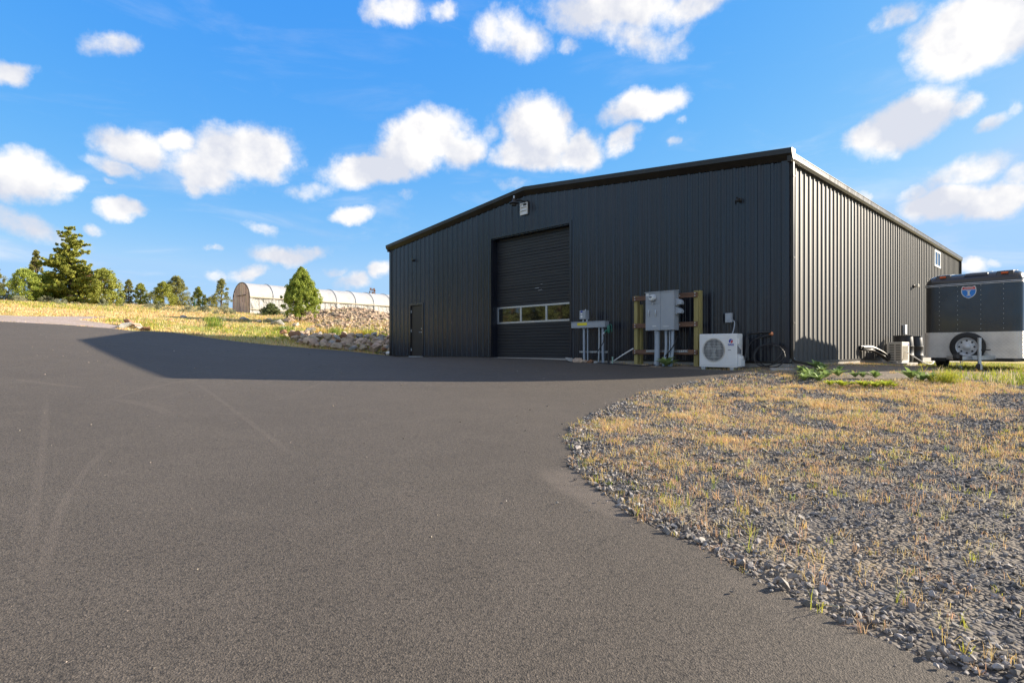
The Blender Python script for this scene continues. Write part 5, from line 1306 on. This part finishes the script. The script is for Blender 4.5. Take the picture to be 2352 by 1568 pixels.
# thin fence posts on the ridge
for px, py0, py1, Y, lb in ((447, 684, 703, 60, 'thin green metal post among the ridge junipers'), (594-2, 690, 706, 62, ''), (465, 689, 708, 52, 'thin green metal post on the grass left of the greenhouse')):
    if not lb: continue
    x, y = at(px, Y); zb = g1(x, y); h_ = CAMZ+(HY-py0)/FPX*Y-zb
    q = MB(); q.box(-.03, .03, -.004, .004, -.2, h_); q.box(-.004, .004, -.03, .0, -.2, h_-.05)
    for k in range(6): q.box(-.012, .012, .004, .014, .15+k*.18, .19+k*.18)
    o = q.build('fence_post', MAT['green']); o.location = (x, y, zb); tag(o, lb, 'fence post', 'metal posts on the ridge')

# ================================================================== ROCKS
# piled boulders beside the drive
RIP = [hit(*p) for p in ((648,772),(690,768),(720,773),(800,776),(880,778),(900,782))]+[P(W+.3, -1.2)[:2], P(W+.6, -.1)[:2], (D[0]-.9, D[1]+.35)]+[hit(*p) for p in ((800, 806), (730, 800), (690, 790))]
pts = []; xs_ = [p[0] for p in RIP]; ys_ = [p[1] for p in RIP]
tries = 0
while len(pts) < 150 and tries < 15000:
    tries += 1
    x, y = random.uniform(min(xs_), max(xs_)), random.uniform(min(ys_), max(ys_))
    if not inpoly(np.array([x]), np.array([y]), RIP)[0]: continue
    s = random.choice((random.uniform(.14, .26), random.uniform(.2, .42)))
    if all((x-a)**2+(y-b)**2 > (.62*(s+c))**2 for a, b, c in pts): pts.append((x, y, s))
for i, (x, y, s) in enumerate(pts):
    m = random.choices(('boulder', 'bouldgrey', 'bouldrust'), (.76, .12, .12))[0]
    rock('boulder', x, y, s, m, {'boulder': 'tan angular boulder in the rock bank left of the steel building', 'bouldgrey': 'grey angular boulder in the rock bank left of the steel building', 'bouldrust': 'rusty brown angular boulder in the rock bank left of the steel building'}[m], 'boulders in the rock bank', sink=.12, sq=(1, 1, random.uniform(.85, 1.3)), zadd=random.uniform(0, .10))
# rubble heap behind
n = 4200; a = rng.uniform(0, 2*PI, n); r_ = np.sqrt(rng.random(n))
x = -9.6+5.0*r_*np.cos(a); y = 37.2+4.6*r_*np.sin(a)
k = ~inpoly(x, y, BLD) & ~inpoly(x, y, RIP); x, y = x[k], y[k]
s_ = np.clip(rng.lognormal(math.log(.10), .38, len(x)), .04, .27)
tag(scatter_stones('rubble', np.stack([x, y, gz(x, y)+s_*.25], -1), s_, MAT['rubble'], .6), 'heap of broken tan rubble between the juniper and the building', 'rubble', kind='stuff')
HEAP = [(-9.6+5.1*math.cos(2*PI*i/30), 37.2+4.7*math.sin(2*PI*i/30)) for i in range(30)]
HEAP = [(p[0] if not inpoly(np.array([p[0]]), np.array([p[1]]), BLD)[0] else p[0], p[1]) for p in HEAP]
sheet('rubble_mound', HEAP, .4, .03, MAT['rbed'], .08)
n = 1300; x = rng.uniform(-11, -5, n); y = rng.uniform(26, 34, n); k = inpoly(x, y, RIP) & ~inpoly(x, y, BLD); x, y = x[k], y[k]; s_ = np.clip(rng.lognormal(math.log(.08), .4, len(x)), .03, .2)
tag(scatter_stones('rock_chips', np.stack([x, y, gz(x, y)+s_*.3], -1), s_, MAT['rubble'], .6), 'small broken rock filling the gaps of the rock bank', 'rock chips', kind='stuff')
AP = [hit(*p) for p in ((705, 752), (760, 744), (830, 742), (905, 744), (905, 782), (840, 776), (770, 774), (735, 768))]
xa = [p[0] for p in AP]; ya = [p[1] for p in AP]; n = 5200; x = rng.uniform(min(xa), max(xa), n); y = rng.uniform(min(ya), max(ya), n)
k = inpoly(x, y, AP) & ~inpoly(x, y, BLD) & (rng.random(n) < np.clip((fbm(x*.9, y*.9, 81)-.36)*4, .05, 1)); x, y = x[k], y[k]; s_ = np.clip(rng.lognormal(math.log(.085), .42, len(x)), .03, .26)
tag(scatter_stones('loose_rubble', np.stack([x, y, gz(x, y)+s_*.25], -1), s_, MAT['rubble'], .6), 'loose broken rock spilling from the rubble heap down to the boulders', 'rubble', kind='stuff')
# single rocks on the bank
for px, py, s, m, lb in ((707, 768, .44, 'bouldgrey', 'big pale grey boulder on top of the rock bank at its left end'), (560, 737, .30, 'bouldgrey', 'dark grey rock in the grass below the greenhouse end'), (595, 741, .22, 'boulder', 'pale tan rock in the grass under the sapling'),
                         (618, 742, .34, 'bouldgrey', 'grey boulder left of the pale pair below the sapling'), (640, 747, .40, 'bouldgrey', 'broad grey boulder below the spruce sapling'), (652, 757, .26, 'bouldgrey', 'small grey rock in front of the broad grey boulder'), (664, 741, .40, 'boulder', 'tall tan boulder left of the juniper trunk'),
                         (680, 749, .30, 'boulder', 'low tan rock at the left of the juniper trunk'), (506, 751, .26, 'bouldrust', 'rusty rock in the grass midway along the bank'), (420, 732, .28, 'bouldgrey', 'lone grey rock on the grass left of the greenhouse'), (390, 739, .22, 'bouldrust', 'small reddish rock on the grassy bank')):
    x_, y_ = hit(px, py); rock('rock', x_, y_, s, m, lb, 'rocks on the grassy bank', sq=(1.2, 1, .85))
for px, py, s, m, lb, za in ((282, 755, .34, 'bouldgrey', 'dark grey rock at the left of the small heap on the drive edge', 0), (297, 750, .26, 'bouldrust', 'reddish rock at the top of the small heap on the drive edge', .14), (310, 754, .36, 'boulder', 'large pale rock in the middle of the small heap on the drive edge', 0), (322, 757, .24, 'bouldgrey', 'pale grey rock in front of the small heap on the drive edge', 0), (333, 759.5, .24, 'bouldrust', 'orange brown rock at the right of the small heap on the drive edge', 0), (269, 753, .12, 'boulder', 'smallest stone at the far left of the small heap on the drive edge', 0)):
    x_, y_ = hit(px, py); rock('rock', x_, y_, s, m, lb, 'rock heap on the drive edge', sq=(1.35, 1, .8), zadd=za)
# black drain pipe
pp = [P(W+.25, -.02, .10), P(W+.9, .12, .08), P(W+1.8, .28, .10), P(W+2.7, .42, .16)]
q = MB(); cp = curve(pp, 14); q.tube(cp, [.07+.006*(i % 2) for i in range(len(cp))], 12); dp = q.build('drain_pipe', MAT['black'], None, 20); tag(dp, 'black corrugated drain pipe on the drive by the left corner', 'pipe')
q = MB(); q.tube([P(W+.05, -.04, .13), P(W+.28, 0, .11)], .085, 12); q.build('white_fitting', MAT['lbl'], dp, 40)

# ================================================================== BUNCH GRASS AND ROSETTES
def bunch(px, py, h, lb, mats=('ygreen', 'palestraw', 'ggreen'), nb=200, rad=.22):
    x, y = hit(px, py); t = np.zeros((1, 3)); st = rng.bit_generator.state
    o = blades('bunch_grass', t, np.array([h]), nb, rad, .022, [MAT[m] for m in mats], [.55, .25, .2], .55)
    o.location = (x, y, g1(x, y)); return tag(o, lb, 'bunch grass', 'bunch grass clumps on the bank')
for px, py, h, lb in ((848, 772, .50, 'tall yellow green grass clump on the rubble nearest the building'), (826, 770, .35, 'small grass clump just left of the tallest clump on the rubble'), (770, 771, .55, 'wide yellow grass clump between the boulders and the heap, right one'), (735, 768, .45, 'yellow grass clump right of the juniper trunk'), (655, 760, .35, 'green grass clump left of the juniper trunk'), (492, 752, .45, 'round green grass clump midway along the bank'), (508, 739, .40, 'bright green grass clump upslope of the round one'), (487, 740, .40, 'dark green grass clump left of the bright one')):
    bunch(px, py, h, lb, ('ggreen', 'ygreen', 'sage') if 'green' in lb and 'yellow' not in lb else ('ygreen', 'straw', 'ggreen'))
def rosette_mesh(seed, mat):
    r = random.Random(seed); q = MB()
    for k in range(19):
        a = k*2.4+r.gauss(0, .2); ring_ = k/19; L_ = (.30-.10*ring_)*r.uniform(.85, 1.15); el = .62+.80*ring_+r.gauss(0, .12); wd = L_*.40
        ca, sa = math.cos(a), math.sin(a); prev = None; n = 6; vs = []
        for i in range(n+1):
            t = i/n; rr = L_*t*math.cos(el*(1-.35*t)); zz = L_*t*math.sin(el*(1-.35*t))-.06*L_*t*t*(1-ring_); w_ = wd*(math.sin(PI*min(1, t*.86+.10))**.8)*.5 if i < n else .002
            for s_, dz in ((-1, .18*w_), (0, -.1*w_), (1, .18*w_)): vs.append((ca*rr-sa*w_*s_, sa*rr+ca*w_*s_, zz+dz+.01))
        fs = [(i*3+j, i*3+j+1, i*3+j+4, i*3+j+3) for i in range(n) for j in range(2)]
        q.add(vs, fs)
    me = bpy.data.meshes.new('mullein_plant'); me.from_pydata(q.v, [], q.f); me.materials.append(mat); me.shade_smooth(); return me
RM = [rosette_mesh(i, MAT['mull']) for i in range(3)]+[rosette_mesh(9+i, MAT['mullb']) for i in range(2)]
zx = lambda a, b: (2250/1.27551+a/3.136/1.27551, 1040/1.27551+b/3.136/1.27551)
RL = [(310,168,1.0,0,'leftmost mullein rosette of the clump by the corner downspout'),(440,128,1.15,1,'tall mullein rosette behind the clump by the downspout'),(385,185,.9,2,'mullein rosette in the middle of the clump by the downspout'),(490,178,1.0,0,'mullein rosette at the right side of the clump by the downspout'),(645,200,1.1,1,'broad mullein rosette standing alone right of the clump'),(335,240,.95,2,'mullein rosette at the left front of the clump by the downspout'),(465,250,1.05,1,'largest pale rosette at the front of the clump by the downspout'),(660,140,.6,0,'small mullein rosette close to the side wall'),
      (800,210,.8,1,'left mullein rosette of the middle row on bare earth'),(870,212,.8,2,'centre mullein rosette of the middle row on bare earth'),(985,215,.95,0,'right mullein rosette of the middle row on bare earth'),(1315,228,1.35,1,'biggest grey green mullein plant in front of the condenser'),(1420,245,1.0,2,'mullein rosette just right of the biggest plant'),(1495,245,1.0,0,'mullein rosette beside the bright grass tuft'),
      (570,288,.75,3,'leftmost yellow green rosette of the front row on the gravel'),(680,302,.95,4,'second yellow green rosette from the left in the front row'),(780,282,.5,3,'smallest yellow green rosette of the front row'),(875,306,.95,4,'yellow green rosette in the middle of the front row'),(990,308,.9,3,'yellow green rosette third from the right in the front row'),(1085,304,.95,4,'bright yellow green rosette second from the right in the front row'),(1155,302,.55,3,'tiny yellow green rosette at the right end of the front row')]
RL += [(352,205,1.0,1,'mullein rosette between the left and middle plants of the clump by the downspout'),(415,225,1.05,0,'mullein rosette at the centre front of the clump by the downspout'),(530,215,.95,2,'mullein rosette at the right front of the clump by the downspout'),(500,140,.95,1,'mullein rosette at the right back of the clump by the downspout')]
for a, b, s, k, lb in RL:
    px, py = zx(a, b); x_, y_ = hit(px, py); o = bpy.data.objects.new('mullein_plant', RM[k]); C.objects.link(o); o.location = (x_, y_, g1(x_, y_)+.01); o.scale = (s*.72, s*.72, s*.82); o.rotation_euler = (0, 0, random.uniform(0, 6)); tag(o, lb, 'plant', 'mullein rosettes by the corner')
x_, y_ = hit(1530, 842); o = bpy.data.objects.new('mullein_plant', rosette_mesh(77, MAT['mull'])); C.objects.link(o); o.location = (x_, y_, g1(x_, y_)+.02); o.scale = (1.25, 1.25, 1.25); tag(o, 'green leafy plant at the foot of the meter cabinet conduits', 'plant')
# bright tuft beside them
x_, y_ = hit(*zx(1640, 262)); o = blades('grass_tuft', np.zeros((1, 3)), np.array([.30]), 340, .11, .008, [MAT['ygreen'], MAT['ggreen']], [.75, .25], .6); o.location = (x_, y_, g1(x_, y_)); tag(o, 'bright yellow green grass tuft in front of the trailer', 'grass tuft')

# ================================================================== LIGHT, SKY, CAMERA
sun_dir = Vector((SUNK[0], SUNK[1], 1.0)).normalized()
el = math.asin(sun_dir.z); az = math.atan2(sun_dir.x, sun_dir.y)         # azimuth from +y towards +x
sl_ = bpy.data.lights.new('sun', 'SUN'); sl_.energy = 5.0; sl_.angle = R(.55); sl_.color = (1, .875, .70)
so = bpy.data.objects.new('sun', sl_); C.objects.link(so); so.rotation_euler = (-sun_dir).to_track_quat('-Z', 'Y').to_euler(); so.location = (30, 5, 20)

w = bpy.data.worlds.new('World'); bpy.context.scene.world = w; w.use_nodes = True
nt = NT(w.node_tree); bg = nt.n['Background']
sky = nt.new('ShaderNodeTexSky'); sky.sky_type = 'NISHITA'; sky.sun_disc = False; sky.sun_elevation = el; sky.sun_rotation = az; sky.air_density = 1.0; sky.dust_density = .6; sky.ozone_density = 2.0; sky.altitude = 900
tc = nt.new('ShaderNodeTexCoord'); dirv = tc.outputs['Generated']
sep = nt.new('ShaderNodeSeparateXYZ'); nt.l.new(dirv, sep.inputs[0])
azn = nt.math('ARCTAN2', sep.outputs[0], sep.outputs[1]); eln = nt.math('ARCSINE', sep.outputs[2])
cv = nt.new('ShaderNodeCombineXYZ'); nt.l.new(azn, cv.inputs[0]); nt.l.new(eln, cv.inputs[1]); cv = cv.outputs[0]
def px2ang(px, py):
    r = (px-HX)/FPX; k = (HY-py)/FPX
    return math.atan2(r, 1), math.asin(k/math.sqrt(1+r*r+k*k))
# warp for billowy outlines
wn = nt.new('ShaderNodeTexNoise'); wn.inputs['Scale'].default_value = 9; wn.inputs['Detail'].default_value = 6; wn.inputs['Roughness'].default_value = .6; nt.l.new(cv, wn.inputs['Vector'])
wv = nt.vmath('MULTIPLY', nt.vmath('SUBTRACT', wn.outputs['Color'], (.5, .5, .5)), (.085, .06, 0))
cvw = nt.vmath('ADD', cv, wv)
CL = [ # px, py, half width, half height, tilt(deg), weight
 (60,412,105,58,-8,1.1),(140,425,45,25,-20,.8),(10,440,70,40,0,.9),
 (300,335,95,42,-2,1.0),(400,320,60,25,-12,.8),(260,378,70,22,5,.7),(560,350,120,58,-6,1.1),(470,390,100,40,15,.9),(440,420,45,28,20,.6),(640,360,45,30,10,.7),
 (290,475,62,22,-10,.85),(255,92,75,26,-18,.65),(20,170,65,26,-15,.75),
 (60,525,100,30,8,.62),(130,545,75,26,5,.6),(210,523,28,16,0,.6),
 (960,330,115,62,-22,1.15),(850,380,110,38,-12,1.0),(1060,340,60,40,-15,.85),(900,395,90,26,-10,.8),(720,430,70,22,-12,.42),(1120,300,45,22,-30,.4),
 (1240,300,80,58,15,1.15),(1180,345,65,38,0,.9),(1330,345,70,40,-10,.95),(1432,325,42,26,-35,.75),(1230,360,90,28,0,.8),
 (1480,237,88,32,-10,1.0),(1530,225,45,24,-10,.7),(815,490,52,24,-18,.85),(590,520,45,18,8,.5),(930,445,40,14,-8,.35),(1180,425,60,20,-8,.3),
 (650,580,90,24,-2,.85),(720,582,50,18,0,.6),(575,622,60,16,-18,.65),(510,635,30,14,0,.5),(485,570,20,9,0,.5),
 (765,628,30,12,-10,.5),(810,648,45,18,0,.7),(872,622,34,18,-20,.75),
 (900,15,70,35,-12,.75),(1020,18,42,18,0,.6),(1170,85,95,45,8,.75),(1310,100,30,22,0,.5),(1420,20,180,45,4,.85),(1450,70,130,40,18,.62),(1600,10,120,28,-5,.7),(1560,75,60,20,-25,.45),
 (2215,80,150,78,-12,1.2),(2310,60,110,75,-5,1.1),(2060,45,60,28,-10,.6),(2120,140,45,16,15,.5),
 (2090,278,125,52,-22,1.05),(2205,240,50,24,-25,.7),(2010,320,60,30,0,.8),(2290,270,55,20,-12,.55),(2340,240,30,20,-30,.5),
 (2230,385,130,32,-10,.6),(2170,460,95,40,-5,1.05),(2290,455,95,42,-8,1.1),(2110,430,50,24,-10,.6),(2340,390,60,30,0,.6),
 (2230,598,45,18,0,.7),(2280,595,35,10,0,.45),(1985,445,20,14,0,.45),(1860,440,0.1,0.1,0,.0),
 (240,410,22,9,0,.35),(1540,325,18,14,0,.4),(1553,272,18,9,0,.4),(2190,537,28,11,0,.3),
 (-300,400,120,60,0,1.),(-600,300,160,60,0,1.),(2900,350,150,60,0,1.),(3300,200,200,90,0,1.)]
field = None
for px, py, hw_, hh_, tilt, wt in CL:
    if wt <= 0: continue
    a, e = px2ang(px, py); r_ = (px-HX)/FPX; cs = 1/(1+r_*r_)
    sx = hw_/FPX*cs; sy = hh_/FPX*math.sqrt(cs)
    mp = nt.new('ShaderNodeMapping'); mp.vector_type = 'TEXTURE'
    mp.inputs['Location'].default_value = (a, e, 0); mp.inputs['Rotation'].default_value = (0, 0, R(-tilt)); mp.inputs['Scale'].default_value = (sx*1.06, sy*1.06, 1)
    nt.l.new(cvw, mp.inputs[0])
    d = nt.vmath('LENGTH', mp.outputs[0])
    v = nt.math('MULTIPLY', nt.mrange(d, 1.3, .42), wt)
    field = v if field is None else nt.math('SMOOTH_MAX', field, v)
    if field is not v:
        field.node.inputs[2].default_value = .05
fill_deck = nt.mrange(nt.noise(dirv, 2.6, 6, .6), .36, .54)  # added cloud cover outside the view, lends neutral fill light
away = nt.math('MAXIMUM', nt.mrange(eln, .80, 1.05), nt.mrange(nt.math('ABSOLUTE', azn), 1.05, 1.4))
field = nt.math('MAXIMUM', field, nt.math('MULTIPLY', nt.math('MULTIPLY', fill_deck, away), nt.mrange(eln, .22, .42)))
fb = nt.noise(cv, 17, 9, .62); fb2 = nt.noise(cv, 60, 6, .65)
dn = nt.math('ADD', field, nt.math('MULTIPLY', nt.math('SUBTRACT', fb, .5), .95))
dn = nt.math('ADD', dn, nt.math('MULTIPLY', nt.math('SUBTRACT', fb2, .5), .34))
alpha = nt.mrange(dn, .12, .80, 0, 1, True)
alpha = nt.math('MULTIPLY', alpha, nt.mrange(field, .02, .18))
veil = nt.noise(nt.vmath('MULTIPLY', cv, (3.2, 13, 1)), 1.0, 6, .6, .6)
veil = nt.math('MULTIPLY', nt.mrange(veil, .50, .74, 0, .42, True), nt.mrange(eln, .05, .42, 1, .25))
alpha = nt.math('MAXIMUM', alpha, veil)
fl = nt.noise(cv, 7.5, 5, .5); off = nt.noise(nt.vmath('ADD', cv, (.02, .04, 0)), 7.5, 5, .5)
lit = nt.mrange(nt.math('SUBTRACT', fl, off), -.11, .09)
shade = nt.math('ADD', nt.math('MULTIPLY', lit, .72), nt.math('MULTIPLY', nt.mrange(fb2, .3, .7), .12))
CLOUD = nt.mix(nt.mrange(shade, .1, .75), (2.25, 2.35, 2.65), (3.25, 3.2, 3.15))
hs = nt.new('ShaderNodeHueSaturation'); nt.l.new(sky.outputs[0], hs.inputs['Color']); hs.inputs['Saturation'].default_value = 1.28; hs.inputs['Value'].default_value = 1.0
sc3 = nt.new('ShaderNodeSeparateColor'); nt.l.new(hs.outputs[0], sc3.inputs[0]); cc3 = nt.new('ShaderNodeCombineColor')
nt.l.new(nt.math('MINIMUM', nt.math('MULTIPLY', sc3.outputs[0], .64), 1.25), cc3.inputs[0])                      # deeper, evenly bright blue of a clear highland sky
nt.l.new(nt.math('MINIMUM', nt.math('MULTIPLY', nt.math('POWER', sc3.outputs[1], .55), 1.0), 2.05), cc3.inputs[1])
nt.l.new(nt.math('MULTIPLY', nt.math('POWER', sc3.outputs[2], .09), 2.60), cc3.inputs[2])
CLOUD = nt.mix(nt.math('MULTIPLY', away, .8), CLOUD, (2.0, 2.0, 2.1))  # greys the added out-of-view clouds so their fill stays weaker
fin = nt.mix(alpha, cc3.outputs[0], CLOUD)
nt.l.new(fin, bg.inputs['Color']); bg.inputs['Strength'].default_value = .137

cd = bpy.data.cameras.new('camera'); cam = bpy.data.objects.new('camera', cd); C.objects.link(cam)
cam.location = (0, 0, CAMZ); cam.rotation_euler = (PI/2, 0, 0); cd.sensor_width = 36; cd.lens = 36*FPX/2352; cd.shift_y = (HY-784)/2352; cd.clip_end = 4000; cd.clip_start = .05
sc = bpy.context.scene; sc.camera = cam
sc.view_settings.view_transform = 'Standard'; sc.view_settings.look = 'None'; sc.view_settings.exposure = 1.25; sc.view_settings.gamma = 1; sc.view_settings.use_curve_mapping = False
sc.render.engine = 'CYCLES'; sc.cycles.max_bounces = 6; sc.cycles.transparent_max_bounces = 6
